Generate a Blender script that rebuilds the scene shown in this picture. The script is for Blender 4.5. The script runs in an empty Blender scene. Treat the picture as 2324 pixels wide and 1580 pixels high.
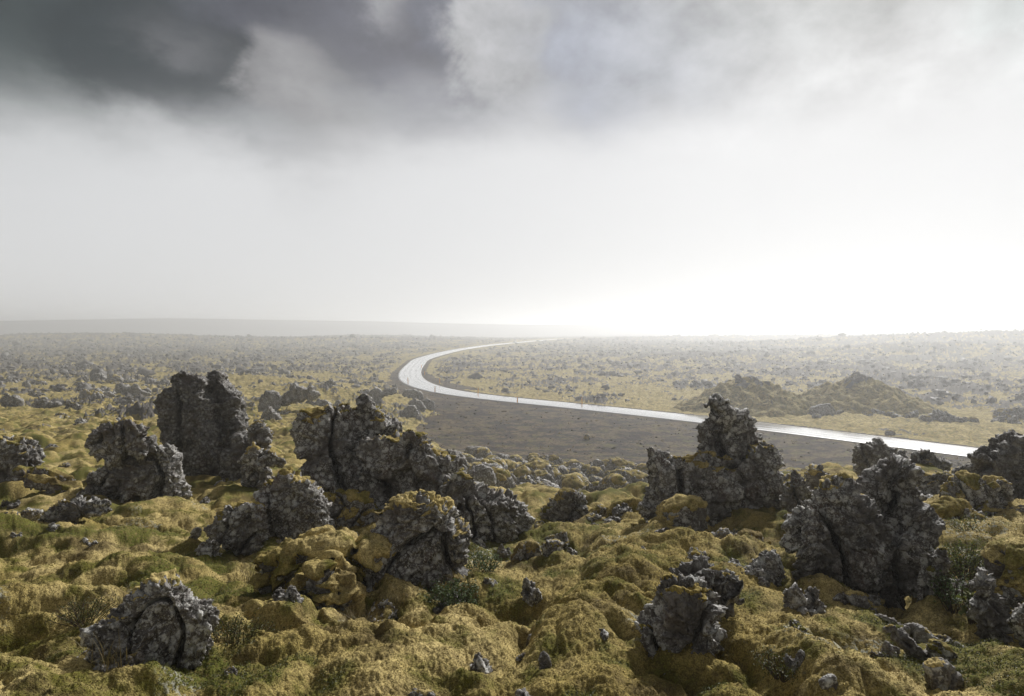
import bpy, math, random, time
import numpy as np
from mathutils import Vector
T0 = time.time()
RNG = np.random.default_rng(11)
random.seed(5)
sc = bpy.context.scene
COL = sc.collection
F32 = np.float32

# ---------------------------------------------------------------- camera
FPX, CU, CV, HORIZON = 1549.0, 1162.0, 790.0, 745.0      # in the photograph's own proportions (2324 wide)
PITCH = math.atan((CV - HORIZON) / FPX)
cam = bpy.data.objects.new('camera', bpy.data.cameras.new('camera'))
COL.objects.link(cam)
cam.data.lens, cam.data.sensor_width = 24.0, 36.0
cam.data.clip_start, cam.data.clip_end = 0.05, 20000
cam.rotation_euler = (math.pi / 2 - PITCH, 0, 0)
sc.camera = cam
CP, SP = math.cos(PITCH), math.sin(PITCH)

def ray(u, v):
    """direction (with Y = 1) seen at a point of the photograph"""
    x = (np.asarray(u, float) - CU) / FPX
    zz = -(np.asarray(v, float) - CV) / FPX
    y = CP + zz * SP
    z = -SP + zz * CP
    return np.stack([x / y, np.ones_like(x / y), z / y], -1)

def at(u, v, d):
    return ray(u, v) * np.asarray(d, float)[..., None]

# ---------------------------------------------------------------- noise
_perm = np.arange(256); np.random.default_rng(3).shuffle(_perm)
_perm = np.concatenate([_perm, _perm]).astype(np.int32)
_g = np.random.default_rng(4).normal(size=(256, 3)); _g /= np.linalg.norm(_g, axis=1)[:, None]
_g = _g.astype(F32)
_jit = np.random.default_rng(8).random((256, 3)).astype(F32)

def _hash(ix, iy, iz):
    return _perm[(_perm[(_perm[ix & 255] + iy) & 255] + iz) & 255]

def perlin(P):
    P = np.asarray(P, F32)
    out = np.empty(len(P), F32)
    for s in range(0, len(P), 120000):
        p = P[s:s + 120000]
        i = np.floor(p).astype(np.int32); f = p - i
        w = f * f * f * (f * (f * 6 - 15) + 10)
        r = 0
        for dx in (0, 1):
            wx = w[:, 0] if dx else 1 - w[:, 0]
            for dy in (0, 1):
                wy = w[:, 1] if dy else 1 - w[:, 1]
                for dz in (0, 1):
                    wz = w[:, 2] if dz else 1 - w[:, 2]
                    g = _g[_hash(i[:, 0] + dx, i[:, 1] + dy, i[:, 2] + dz)]
                    r = r + wx * wy * wz * (g[:, 0] * (f[:, 0] - dx) + g[:, 1] * (f[:, 1] - dy) + g[:, 2] * (f[:, 2] - dz))
        out[s:s + 120000] = r
    return out * 1.7

def fbm(P, octaves=4, gain=.5, ridged=False):
    P = np.asarray(P, F32)
    a, tot, s = 1.0, 0, 0
    for k in range(octaves):
        n = perlin(P + F32(17.3 * k))
        if ridged: n = 1 - 2 * np.abs(n)
        s = s + a * n; tot += a; a *= gain; P = P * F32(2.03)
    return s / tot

def worley(P, flat=False):
    """distance to the nearest feature point; flat: 2-D cells"""
    P = np.asarray(P, F32)
    out = np.empty(len(P), F32)
    for s in range(0, len(P), 120000):
        p = P[s:s + 120000]
        i = np.floor(p).astype(np.int32); f = p - i
        best = np.full(len(p), 9., F32)
        for dx in (-1, 0, 1):
            for dy in (-1, 0, 1):
                for dz in ((0,) if flat else (-1, 0, 1)):
                    j = _jit[_hash(i[:, 0] + dx, i[:, 1] + dy, i[:, 2] + dz)]
                    d = (dx + j[:, 0] - f[:, 0]) ** 2 + (dy + j[:, 1] - f[:, 1]) ** 2
                    if not flat: d = d + (dz + j[:, 2] - f[:, 2]) ** 2
                    best = np.minimum(best, d)
        out[s:s + 120000] = np.sqrt(best)
    return out

def facet(P):
    """broken faces: each cell is a plane tilted its own way"""
    P = np.asarray(P, F32)
    out = np.empty(len(P), F32)
    for s in range(0, len(P), 120000):
        p = P[s:s + 120000]
        i = np.floor(p).astype(np.int32); f = p - i
        best = np.full(len(p), 9., F32); val = np.zeros(len(p), F32)
        for dx in (-1, 0, 1):
            for dy in (-1, 0, 1):
                for dz in (-1, 0, 1):
                    h = _hash(i[:, 0] + dx, i[:, 1] + dy, i[:, 2] + dz)
                    j = _jit[h]; g = _g[(h * 7 + 31) & 255]
                    ex, ey, ez = f[:, 0] - dx - j[:, 0], f[:, 1] - dy - j[:, 1], f[:, 2] - dz - j[:, 2]
                    d = ex * ex + ey * ey + ez * ez
                    v = ex * g[:, 0] + ey * g[:, 1] + ez * g[:, 2] + .35 * g[:, 1]
                    m = d < best
                    best = np.where(m, d, best); val = np.where(m, v, val)
        out[s:s + 120000] = val
    return out

def sstep(x, a, b):
    t = np.clip((x - a) / (b - a), 0, 1)
    return t * t * (3 - 2 * t)

def flat3(x, y, z=0.0):
    return np.stack([x, y, np.full_like(x, z)], -1)

# ---------------------------------------------------------------- mesh helpers
def mesh_np(name, V, F, smooth=True):
    V = np.asarray(V, F32); F = np.asarray(F, np.int32)
    me = bpy.data.meshes.new(name)
    k = F.shape[1]
    me.vertices.add(len(V)); me.vertices.foreach_set('co', V.ravel())
    me.loops.add(F.size); me.loops.foreach_set('vertex_index', F.ravel())
    me.polygons.add(len(F)); me.polygons.foreach_set('loop_start', np.arange(0, F.size, k, dtype=np.int32))
    me.polygons.foreach_set('loop_total', np.full(len(F), k, np.int32))
    me.update(calc_edges=True)
    me.polygons.foreach_set('use_smooth', np.full(len(F), smooth))
    return me

def attr(me, name, val):
    a = me.attributes.new(name, 'FLOAT', 'POINT')
    a.data.foreach_set('value', np.asarray(val, F32))

def obj(name, me, mat=None, parent=None, loc=(0, 0, 0)):
    o = bpy.data.objects.new(name, me); COL.objects.link(o)
    o.location = loc
    if mat: me.materials.clear(); me.materials.append(mat)
    if parent: o.parent = parent
    return o

def tag(o, label=None, cat=None, group=None, kind=None):
    if label: o['label'] = label
    if cat: o['category'] = cat
    if group: o['group'] = group
    if kind: o['kind'] = kind
    return o

def submesh(V, F, keep):
    F = F[keep]
    used = np.unique(F)
    m = np.full(len(V), -1, np.int32); m[used] = np.arange(len(used))
    return used, m[F]

# ---------------------------------------------------------------- materials
class NT:
    def __init__(s, name):
        s.m = bpy.data.materials.new(name); s.m.use_nodes = True
        s.t = s.m.node_tree; s.t.nodes.clear()
    def n(s, typ, **kw):
        nd = s.t.nodes.new(typ)
        for k, v in kw.items():
            if k.startswith('_'): setattr(nd, k[1:], v)
        return nd
    def put(s, sock, v):
        if v is None: return
        if isinstance(v, bpy.types.NodeSocket): s.t.links.new(v, sock)
        else:
            if isinstance(v, (tuple, list)) and len(v) == 3 and sock.type == 'RGBA': v = (*v, 1)
            sock.default_value = v
    def math(s, op, a, b=None, c=None, clamp=False):
        nd = s.n('ShaderNodeMath', _operation=op, _use_clamp=clamp)
        for i, x in enumerate((a, b, c)): s.put(nd.inputs[i], x)
        return nd.outputs[0]
    def mix(s, f, a, b, mode='MIX'):
        nd = s.n('ShaderNodeMix', _data_type='RGBA', _blend_type=mode)
        s.put(nd.inputs[0], f); s.put(nd.inputs[6], a); s.put(nd.inputs[7], b)
        return nd.outputs[2]
    def step(s, x, a, b, lo=0., hi=1.):
        nd = s.n('ShaderNodeMapRange', _interpolation_type='SMOOTHSTEP')
        for i, v in enumerate((x, a, b, lo, hi)): s.put(nd.inputs[i], v)
        return nd.outputs[0]
    def pos(s):
        return s.n('ShaderNodeNewGeometry').outputs['Position']
    def noise(s, vec, scale, detail=3., rough=.55, dist=0.):
        nd = s.n('ShaderNodeTexNoise')
        s.put(nd.inputs['Vector'], vec)
        for k, v in (('Scale', scale), ('Detail', detail), ('Roughness', rough), ('Distortion', dist)): s.put(nd.inputs[k], v)
        return nd.outputs[0]
    def voro(s, vec, scale, feature='F1', out=0):
        nd = s.n('ShaderNodeTexVoronoi', _feature=feature)
        s.put(nd.inputs['Vector'], vec); s.put(nd.inputs['Scale'], scale)
        return nd.outputs[out]
    def scaled(s, vec, sx, sy, sz):
        nd = s.n('ShaderNodeMapping'); s.put(nd.inputs[0], vec); s.put(nd.inputs[3], (sx, sy, sz))
        return nd.outputs[0]
    def attr(s, name):
        nd = s.n('ShaderNodeAttribute'); nd.attribute_name = name
        return nd.outputs['Fac']
    def bump(s, h, strength, dist, normal=None):
        nd = s.n('ShaderNodeBump'); s.put(nd.inputs['Strength'], strength); s.put(nd.inputs['Distance'], dist); s.put(nd.inputs['Height'], h)
        s.put(nd.inputs['Normal'], normal)
        return nd.outputs[0]
    def out(s, color, rough=.9, normal=None, spec=.3, metallic=0., sheen=None):
        b = s.n('ShaderNodeBsdfPrincipled'); o = s.n('ShaderNodeOutputMaterial')
        s.put(b.inputs['Base Color'], color); s.put(b.inputs['Roughness'], rough); s.put(b.inputs['Specular IOR Level'], spec)
        s.put(b.inputs['Metallic'], metallic); s.put(b.inputs['Normal'], normal)
        s.t.links.new(b.outputs[0], o.inputs[0])
        return s.m

GOLD, PALE, OLIVE, BROWN, GREEN = (.30, .232, .075), (.48, .38, .165), (.12, .112, .022), (.085, .062, .027), (.085, .09, .016)

def moss_color(s, p, green=None):
    big = s.noise(p, .55, 4, .6)
    mid = s.noise(p, 3.2, 4, .6)
    fin = s.noise(p, 38., 3, .65)
    grain = s.noise(p, 120., 2, .6)
    c = s.mix(s.step(big, .38, .62), GOLD, PALE)
    c = s.mix(s.step(mid, .45, .66), c, OLIVE)
    c = s.mix(s.math('MULTIPLY', s.step(s.noise(p, 1.7, 5, .65), .51, .66), .8), c, BROWN)
    if green is not None:
        g = s.math('MULTIPLY', green, s.step(fin, .3, .55, .55, 1.))
        c = s.mix(g, c, s.mix(s.step(mid, .4, .6), GREEN, (.125, .125, .026)))
    c = s.mix(s.step(fin, .32, .58, .6, 0.), c, (.085, .06, .02))
    k = s.step(grain, .3, .7, .55, 1.35)
    comb = s.n('ShaderNodeCombineColor'); [s.put(comb.inputs[i], k) for i in range(3)]
    c = s.mix(1., c, comb.outputs[0], 'MULTIPLY')
    hgt = s.math('ADD', s.math('MULTIPLY', fin, 1.), s.math('MULTIPLY', grain, .55))
    return c, hgt

def rock_color(s, p, dark=1.0, lich=1.0):
    b = s.noise(p, 1.3, 4, .6)
    m = s.noise(p, 9., 5, .65)
    f = s.noise(p, 46., 4, .7)
    c = s.mix(s.step(b, .35, .65), (.050 * dark, .045 * dark, .041 * dark), (.11 * dark, .094 * dark, .082 * dark))
    c = s.mix(s.step(m, .40, .62), c, (.16 * dark, .146 * dark, .134 * dark))
    c = s.mix(s.math('MULTIPLY', s.step(s.noise(p, 2.6, 4), .56, .68), .55), c, (.10 * dark, .065 * dark, .05 * dark))
    # crusts of pale lichen: patches of their own shape and size
    patch = s.step(s.noise(p, 2.3, 5, .65), .36, .56)
    spots = s.step(s.math('ADD', s.voro(p, 13.), s.math('MULTIPLY', f, .6)), .72, .60)
    fine = s.step(f, .50, .60)
    li = s.math('MULTIPLY', patch, s.math('MAXIMUM', spots, s.math('MULTIPLY', fine, .9)))
    c = s.mix(s.math('MULTIPLY', li, .85 * lich), c, (.55, .54, .51))
    big = s.step(s.math('ADD', s.voro(p, 5.5), s.math('MULTIPLY', f, .35)), .38, .30)
    c = s.mix(s.math('MULTIPLY', big, .7 * lich), c, (.47, .475, .46))
    c = s.mix(s.step(s.noise(p, 75., 2, .6), .36, .50, .5, 0.), c, (.02, .019, .018))
    hgt = s.math('ADD', s.math('MULTIPLY', m, 1.), s.math('MULTIPLY', f, .6))
    return c, hgt

def make_moss(name, use_green):
    s = NT(name); p = s.pos()
    c, h = moss_color(s, p, s.attr('green') if use_green else None)
    return s.out(c, .95, s.bump(h, .45, .02), .08)

def make_rock(name, dark=1.0):
    s = NT(name); p = s.pos()
    c, h = rock_color(s, p, dark, 1. if dark == 1. else .45)
    return s.out(c, s.step(s.noise(p, 5.), .3, .7, .55, .85), s.bump(h, .8, .03), .35)

M_MOSS = make_moss('moss', False)
M_ROCK = make_rock('lava_rock')
M_DROCK = make_rock('dark_lava_rock', .7)

def make_ground():
    s = NT('mossy_lava_ground'); p = s.pos()
    c, h = moss_color(s, p, s.attr('green'))
    rc, rh = rock_color(s, p, .6, .25)
    lava = s.attr('lava')
    lv = s.step(s.math('ADD', lava, s.math('MULTIPLY', s.noise(s.scaled(p, 1, 1, 1), .9, 5, .65), .5)), .68, .84)
    c = s.mix(lv, c, rc)
    pale = s.attr('pale')
    c = s.mix(s.math('MULTIPLY', pale, s.step(s.noise(p, 26., 3, .7), .5, .62)), c, (.33, .33, .27))
    return s.out(c, .95, s.bump(h, .7, .02), .1)
M_GROUND = make_ground()

def make_gravel():
    s = NT('scoria_gravel'); p = s.pos()
    b = s.noise(p, .16, 4, .6); m = s.noise(p, .6, 5, .7); f = s.noise(p, 2.2, 5, .75)
    c = s.mix(s.step(b, .42, .58), (.020, .0125, .012), (.022, .018, .017))
    c = s.mix(s.step(f, .45, .65), c, (.038, .031, .030))
    c = s.mix(s.step(f, .5, .35), c, (.011, .009, .009))
    dry = s.math('MULTIPLY', s.step(s.math('ADD', s.noise(p, .33, 4, .6), s.math('MULTIPLY', m, .35)), .60, .76), s.step(f, .38, .56))
    c = s.mix(s.math('MULTIPLY', dry, .6), c, (.17, .125, .065))
    gr = s.math('MULTIPLY', s.attr('green'), s.step(m, .42, .56))
    c = s.mix(gr, c, (.10, .095, .025))
    c = s.mix(s.step(s.voro(p, 2.3), .085, .05), c, (.34, .33, .32))
    return s.out(c, .9, s.bump(f, .8, .12), .08)
M_GRAVEL = make_gravel()
# ---------------------------------------------------------------- lava rocks
# outlines are noted in the pixels of enlarged views of the survey picture; each view has an offset and a scale
VIEWS = {1: (0, 1250, 2.1064), 2: (1000, 1250, 2.1064), 3: (2000, 1250, 2.1064), 4: (3000, 1250, 2.1067),
         5: (0, 1950, 1.8945), 6: (1000, 1950, 1.8945), 7: (2000, 1950, 1.8945), 8: (3000, 1950, 1.8945), 9: (0, 0, 1.0), 0: (0, 0, .56738)}
def pix(view, pts):
    ox, oy, s = VIEWS[view]
    k = 2324 / 4096
    return [((x / s + ox) * k, (y / s + oy) * k) for x, y in pts]

def lobe_mesh(poly, d, thick, lean=0.):
    """a rounded lump whose face, seen square on, has the given outline; real size at distance d"""
    P = np.array(poly, float)
    Q = []
    for i in range(len(P)):
        a, b = P[i], P[(i + 1) % len(P)]
        for t in (0, .25, .5, .75):
            Q.append(a + (b - a) * t)
    W3 = at([q[0] for q in Q], [q[1] for q in Q], d)
    x, z = W3[:, 0], W3[:, 2]
    area = .5 * abs(np.sum(x * np.roll(z, -1) - z * np.roll(x, -1)))
    w = min(x.max() - x.min(), z.max() - z.min())
    cx, cz = x.mean(), z.mean()
    T = thick * min(.5 * w, .62 * math.sqrt(area))
    n = len(x)
    vs, fs = [], []
    phis = np.linspace(-1, 1, 11)
    for k, t in enumerate(phis[1:-1]):
        s = (1 - abs(t) ** 3.) ** (1 / 2.4)
        zz = cz + (z - cz) * s
        vs.append(np.stack([cx + (x - cx) * s, d + T * t + lean * (zz - z.min()), zz], -1))
    base = np.concatenate(vs)
    base = np.vstack([base, [[cx, d - T + lean * (cz - z.min()), cz], [cx, d + T + lean * (cz - z.min()), cz]]])
    m = len(phis) - 2
    tri = []
    for k in range(m - 1):
        for i in range(n):
            j = (i + 1) % n
            a, b, c, e = k * n + i, k * n + j, (k + 1) * n + j, (k + 1) * n + i
            tri += [(a, b, c), (a, c, e)]
    for i in range(n):
        j = (i + 1) % n
        tri.append((m * n, j, i)); tri.append((m * n + 1, (m - 1) * n + i, (m - 1) * n + j))
    return base, np.array(tri)

def remesh(V, F, voxel):
    me = mesh_np('tmp', V, F)
    o = bpy.data.objects.new('tmp', me); COL.objects.link(o)
    md = o.modifiers.new('r', 'REMESH'); md.mode = 'VOXEL'; md.voxel_size = voxel
    dg = bpy.context.evaluated_depsgraph_get()
    ev = o.evaluated_get(dg); m2 = ev.to_mesh()
    nv, nf = len(m2.vertices), len(m2.polygons)
    co = np.empty(nv * 3, F32); m2.vertices.foreach_get('co', co)
    nl = len(m2.loops); li = np.empty(nl, np.int32); m2.loops.foreach_get('vertex_index', li)
    ev.to_mesh_clear()
    bpy.data.objects.remove(o); bpy.data.meshes.remove(me)
    return co.reshape(-1, 3), li.reshape(-1, 4)

def normals(V, F):
    a, b, c, d = (V[F[:, k]] for k in range(4))
    fn = np.cross(c - a, d - b)
    N = np.zeros_like(V)
    for k in range(3):
        N[:, k] = sum(np.bincount(F[:, q], fn[:, k], len(V)) for q in range(4))
    N /= np.maximum(np.linalg.norm(N, axis=1), 1e-12)[:, None]
    return N

def islands(F, n):
    """label of the connected piece each vertex belongs to"""
    lab = np.arange(n)
    for _ in range(400):
        m = lab[F].min(1)
        new = lab.copy()
        for q in range(4): np.minimum.at(new, F[:, q], m)
        new = new[new]
        if (new == lab).all(): break
        lab = new
    return lab

def relax(V, F, it):
    deg = sum(np.bincount(F[:, q], minlength=len(V)) for q in range(4)) * 2.0
    for _ in range(it):
        S = np.zeros_like(V)
        for q in range(4):
            for o_ in (1, 3):
                for k in range(3):
                    S[:, k] += np.bincount(F[:, q], V[F[:, (q + o_) % 4], k], len(V)).astype(F32)
        V = .35 * V + .65 * (S / deg[:, None]).astype(F32)
    return V

def craggy(V, N, size, rough, P=None):
    """knobbly clinker: welts and pits at falling sizes, amounts in metres"""
    P = V if P is None else P
    k = min(size, 1.3) * rough
    f = F32(1 / max(min(size, 1.6), .5))
    warp = np.stack([perlin(P * 2.3 + 3), perlin(P * 2.3 + 13), perlin(P * 2.3 + 23)], -1) * F32(.12)
    Q = P + warp
    h = .045 * k * fbm(P * F32(1.6) * f, 2)
    h = h + .035 * k * (.55 - worley(Q * F32(3.2) * f))
    h = h + .055 * k * facet(Q * F32(3.6) * f)
    h = h + .036 * k * facet(Q * F32(8.5) * f + 9)
    h = h + .020 * k * facet(Q * F32(20) * f + 4)
    h = h + .045 * k * (.53 - worley(Q * F32(8) * f + 2)) + .044 * k * (.53 - worley(Q * F32(17) * f + 5))
    h = h + .028 * k * (.53 - worley(Q * F32(44) * f + 5))
    h = h + .030 * k * fbm(P * F32(14) * f, 4, .65)
    crack = 1 - np.abs(perlin(Q * np.array([2.2, 2.2, .9], F32) / F32(max(size, .5)) + 40))
    h = h - .20 * k * sstep(crack, .90, 1.0)
    strat = np.abs(perlin(Q * np.array([1., 1., 4.5], F32) / F32(max(size, .5)) + 90))
    h = h - .025 * k * sstep(strat, .12, 0)
    return h

def rock_from(V, F, moss, rough, name, loc, mat, seedshift=0., moss_thick=.035, zref=None):
    """split into the bare rock and the cushion of moss that lies on it; both get their origin at the foot of the rock"""
    ext = V.max(0) - V.min(0); size = float(max(ext[0], ext[2]))
    N = normals(V, F)
    P = V + F32(seedshift)
    h = craggy(V, N, size, rough, P)
    low = .14 * min(size, 1.3) * rough * fbm(P * (1.5 / max(size, .4)), 2)
    R = V + N * h[:, None]
    R = R + (.015 * rough * min(size, 1.2)) * np.stack([perlin(P * 9 + 1), perlin(P * 9 + 2), perlin(P * 9 + 4)], -1)
    me = mesh_np(name, R - loc, F)
    o = obj(name, me, mat, None, loc)
    cush = None
    if moss > 0:
        NR = normals(relax(R, F, 6), F)
        m = NR[:, 2] + .55 * fbm(P * F32(1.6 / max(size, .5) + .9), 3) + .22 * perlin(P * 6.) + .55 * (V[:, 2] - V[:, 2].min()) / max(ext[2], .01) * (1 if moss < .7 else 0)
        if zref is not None:                       # moss creeps up from the ground
            m = m + (.95 + .9 * fbm(P * 2.6 + 50, 2)) * (1 - sstep(V[:, 2] - zref, .0, .26 * max(.3, min(1.2, ext[2] * .8))))
        thr = 1.75 - 2.1 * moss
        t = sstep(m, thr - .12, thr + .35)
        keep = t[F].min(1) > .04
        if keep.sum() > 60:
            body = relax(R, F, 10) * .8 + R * .2
            NS = normals(relax(V, F, 4), F)
            th = moss_thick * min(1., size) * (1.5 * t - .25) + t * (.012 * perlin(P * 13) + .009 * perlin(P * 29) + .008 * perlin(P * 60) + .03 * (.5 - worley(P * 3.4)))
            C = body + NS * np.asarray(th, F32)[:, None]
            lab = islands(F[keep], len(C))[F[:, 0]]
            lab[~keep] = -1
            ids, cnt = np.unique(lab[keep], return_counts=True)
            for q in np.argsort(-cnt)[:7]:
                if cnt[q] < max(50, .004 * len(F)): break
                u_, f_ = submesh(C, F, keep & (lab == ids[q]))
                cush = obj('moss_cushion', mesh_np('moss_cushion', C[u_] - loc, f_), M_MOSS, o)
    return o, cush

HEROES = []
def hero(label, lobes, *a, **k):
    HEROES.append((label, lobes, a, k))

GROUND_Z = lambda x, y: float(surface(np.array([x], float), np.array([y], float), False)[0][0])
N_V = 0
def build_hero(label, lobes, moss=.25, rough=1.0, cat='rock', name='lava_rock', mat=None, vox=1.15, group=None, thick=.035, sink=.3):
    """lobes: (view, outline, distance, thickness factor[, lean])"""
    global N_V
    vs, fs, off = [], [], 0
    if lobes[0][2] is None:                        # far rocks stand where the line of sight meets the ground
        q = np.array(pix(lobes[0][0], lobes[0][1])); k = q[:, 1].argmax()
        d_ = hit(q[:, 0].mean(), q[k, 1] - 2, 20)[0][1]
        lobes = [(L[0], L[1], d_, *L[3:]) for L in lobes]
    for L in lobes:
        b, f = lobe_mesh(pix(L[0], L[1]), L[2], L[3], L[4] if len(L) > 4 else 0.)
        rs = np.random.default_rng(len(vs) + int(abs(b[0, 0]) * 977))
        for _ in range(5 if moss < .6 else 1):      # broken, slabby faces
            n_ = np.array([rs.normal() * .55, -1., rs.normal(.1, .35)]); n_ /= np.linalg.norm(n_)
            d_ = b @ n_; lim = np.quantile(d_, rs.uniform(.80, .95))
            b = b - .75 * np.maximum(d_ - lim, 0)[:, None] * n_
        vs.append(b); fs.append(f + off); off += len(b)
    zlo = min(b[:, 2].min() for b in vs); zhi = max(b[:, 2].max() for b in vs)
    allv = np.concatenate(vs); c0 = allv[allv[:, 2] < zlo + .3 * (zhi - zlo)]
    gx_, gy_ = c0[::7, 0].astype(float), c0[::7, 1].astype(float)
    gz_ = np.quantile(surface(gx_, gy_, False)[0], .12)
    for b in vs:                                   # the foot of the rock goes on under the moss
        h_ = b[:, 2].max() - b[:, 2].min()
        if b[:, 2].min() < zlo + .22 * (zhi - zlo):
            rel = (b[:, 2] - b[:, 2].min()) / h_
            if zhi - zlo < .36:                    # a little stone is simply set lower
                b[:, 2] -= np.clip(zlo - gz_ + .1 * h_, -.1, .4); continue
            down = max(.12 * h_, b[:, 2].min() - gz_ + .16 * h_)
            b[:, 2] -= down * np.clip(1 - rel / .45, 0, 1)
    dmin = min(L[2] for L in lobes)
    Vr, Fr = remesh(np.concatenate(vs), np.concatenate(fs), max(.006, vox * dmin / 683))
    Vr = relax(Vr, Fr, 2)
    N_V += len(Vr)
    c = Vr.mean(0)
    loc = np.array([c[0], c[1], Vr[:, 2].min()])
    o, cush = rock_from(Vr, Fr, moss, rough, name, loc, mat or M_ROCK, moss_thick=thick, zref=gz_)
    tag(o, label, cat, group)
    return o

hero('tall twin-topped dark lava pinnacle standing left of the road bend', [
    (1, [(1340, 760), (1360, 690), (1430, 660), (1500, 660), (1480, 600), (1460, 540), (1490, 510), (1540, 485), (1600, 500), (1660, 530), (1720, 570), (1740, 620), (1700, 650), (1730, 700), (1780, 760), (1780, 830), (1770, 900), (1800, 1000), (1850, 1120), (1870, 1220), (1830, 1310), (1740, 1350), (1640, 1390), (1510, 1390), (1480, 1290), (1450, 1180), (1400, 1020), (1360, 930), (1350, 850)], 14.0, .8),
    (1, [(1720, 560), (1760, 510), (1830, 510), (1880, 580), (1930, 640), (2000, 690), (2025, 750), (2010, 830), (2040, 880), (2050, 980), (2080, 1040), (2100, 1180), (2100, 1300), (2000, 1380), (1850, 1330), (1870, 1220), (1800, 1000), (1770, 820), (1720, 690)], 14.4, .8),
    (1, [(2000, 1040), (2100, 1080), (2150, 1120), (2180, 1200), (2230, 1260), (2260, 1340), (2240, 1430), (2180, 1500), (2100, 1490), (1960, 1430), (1880, 1330), (1920, 1180)], 13.6, .8)], .08, 1.0, mat=M_DROCK)
hero('jagged little lava crag leaning on the right flank of the twin-topped pinnacle', [
    (1, [(2080, 990), (2110, 930), (2150, 915), (2170, 950), (2200, 930), (2240, 940), (2250, 980), (2290, 1020), (2280, 1070), (2250, 1130), (2260, 1190), (2190, 1220), (2110, 1180), (2080, 1090)], 13.4, .9)], .3, 1.2)
hero('knobbly lava boulder lying at the foot of the twin-topped pinnacle', [
    (2, [(0, 1130), (30, 1110), (80, 1180), (140, 1270), (160, 1370), (120, 1460), (60, 1500), (-60, 1490), (-80, 1380), (-60, 1220)], 11.5, .9),
    (2, [(80, 1180), (180, 1160), (260, 1230), (290, 1260), (240, 1310), (160, 1290), (100, 1240)], 11.6, .9)], .3, 1.1)
hero('bird-headed lava rock with overhanging top and moss tuft, left of the twin-topped pinnacle', [
    (1, [(745, 1075), (770, 1030), (850, 990), (920, 950), (1000, 920), (1060, 905), (1140, 930), (1190, 990), (1240, 1070), (1290, 1140), (1290, 1190), (1200, 1220), (1100, 1200), (1040, 1215), (960, 1285), (880, 1240), (800, 1180), (750, 1120)], 10.6, .95),
    (1, [(880, 1270), (960, 1250), (1050, 1170), (1150, 1170), (1280, 1150), (1400, 1130), (1440, 1200), (1480, 1290), (1500, 1400), (1550, 1490), (1590, 1580), (1600, 1640), (1500, 1640), (1400, 1560), (1300, 1510), (1150, 1530), (1000, 1550), (860, 1580), (740, 1580), (750, 1490), (790, 1380), (870, 1340)], 10.9, .9)], .22, 1.1)
hero('great dark lava outcrop with a knob on top and a mossy crown, left of centre', [
    (2, [(360, 1080), (360, 1000), (390, 930), (420, 850), (480, 810), (560, 810), (640, 800), (740, 790), (800, 800), (860, 830), (890, 870), (900, 960), (900, 1060), (920, 1200), (1000, 1300), (1050, 1400), (1060, 1620), (900, 1660), (700, 1650), (560, 1560), (490, 1400), (460, 1220), (440, 1215), (390, 1220), (360, 1160)], 8.7, .75),
    (2, [(880, 850), (930, 800), (945, 745), (990, 735), (1040, 780), (1045, 830), (1090, 850), (1110, 890), (1150, 930), (1230, 960), (1240, 1000), (1180, 1050), (1060, 1070), (950, 1090), (900, 1050), (870, 950)], 8.9, .9),
    (2, [(900, 1100), (1060, 1070), (1200, 1060), (1260, 1050), (1310, 1010), (1380, 1005), (1450, 1030), (1490, 1080), (1540, 1150), (1600, 1180), (1680, 1220), (1700, 1280), (1690, 1330), (1650, 1380), (1640, 1420), (1600, 1560), (1550, 1700), (1420, 1760), (1050, 1740), (980, 1600), (950, 1400), (930, 1250)], 8.4, .8)], .22, 1.0)
hero('dark sloping lava ridge running down to the right from the great central outcrop', [
    (9, [(1769, 1948), (1783, 1905), (1817, 1879), (1850, 1900), (1878, 1934), (1902, 1957), (1950, 1976), (1990, 1995), (2030, 2000), (2080, 2020), (2110, 2060), (2127, 2110), (2060, 2125), (2010, 2120), (1960, 2160), (1900, 2190), (1830, 2180), (1790, 2100), (1760, 2010)], 7.9, .9)], .2, 1.25)
hero('triangular grey lava rock before the great outcrop, moss along its left edge', [
    (0, [(598, 1150), (590, 1125), (610, 1100), (650, 1075), (690, 1090), (720, 1115), (745, 1150), (748, 1190), (735, 1225), (690, 1235), (640, 1232), (600, 1215)], 7.3, .75)], .25, .95)
hero('low lichen-covered lava ledge beside the triangular rock', [
    (0, [(478, 1200), (500, 1165), (540, 1150), (600, 1150), (608, 1200), (600, 1245), (570, 1255), (520, 1232), (488, 1220)], 6.9, .9)], .3, 1.1)
hero('mossy-topped lava block wedged between triangular rock and great outcrop', [
    (0, [(735, 1130), (770, 1115), (830, 1130), (855, 1160), (855, 1205), (810, 1225), (750, 1215), (732, 1170)], 7.8, .9)], .5, 1.0)
hero('rounded lava boulder with brown moss caps standing right of the moss hump in front', [
    (6, [(930, 400), (980, 290), (1070, 200), (1100, 120), (1180, 90), (1280, 90), (1370, 140), (1440, 170), (1520, 210), (1540, 290), (1640, 370), (1650, 470), (1640, 600), (1590, 690), (1450, 770), (1280, 800), (1060, 790), (1040, 600), (1030, 480), (960, 440)], 5.75, .8),
    (6, [(860, 600), (1000, 540), (1100, 560), (1120, 790), (980, 800), (860, 740)], 5.6, .9)], .33, 1.1)
hero('arched moss-covered hump with dark gaps under it, left of the rounded boulder', [
    (6, [(60, 640), (100, 540), (200, 500), (350, 450), (500, 400), (600, 395), (750, 405), (900, 440), (1050, 480), (1050, 580), (960, 640), (820, 640), (700, 620), (560, 660), (430, 740), (330, 850), (200, 850), (100, 790)], 5.6, .9),
    (6, [(280, 900), (380, 720), (450, 640), (600, 580), (760, 690), (820, 830), (880, 920), (860, 1040), (700, 1070), (450, 1060), (330, 1000)], 5.15, .85)], .80, .42, cat='mossy rock', name='mossy_rock', thick=.06)
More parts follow.
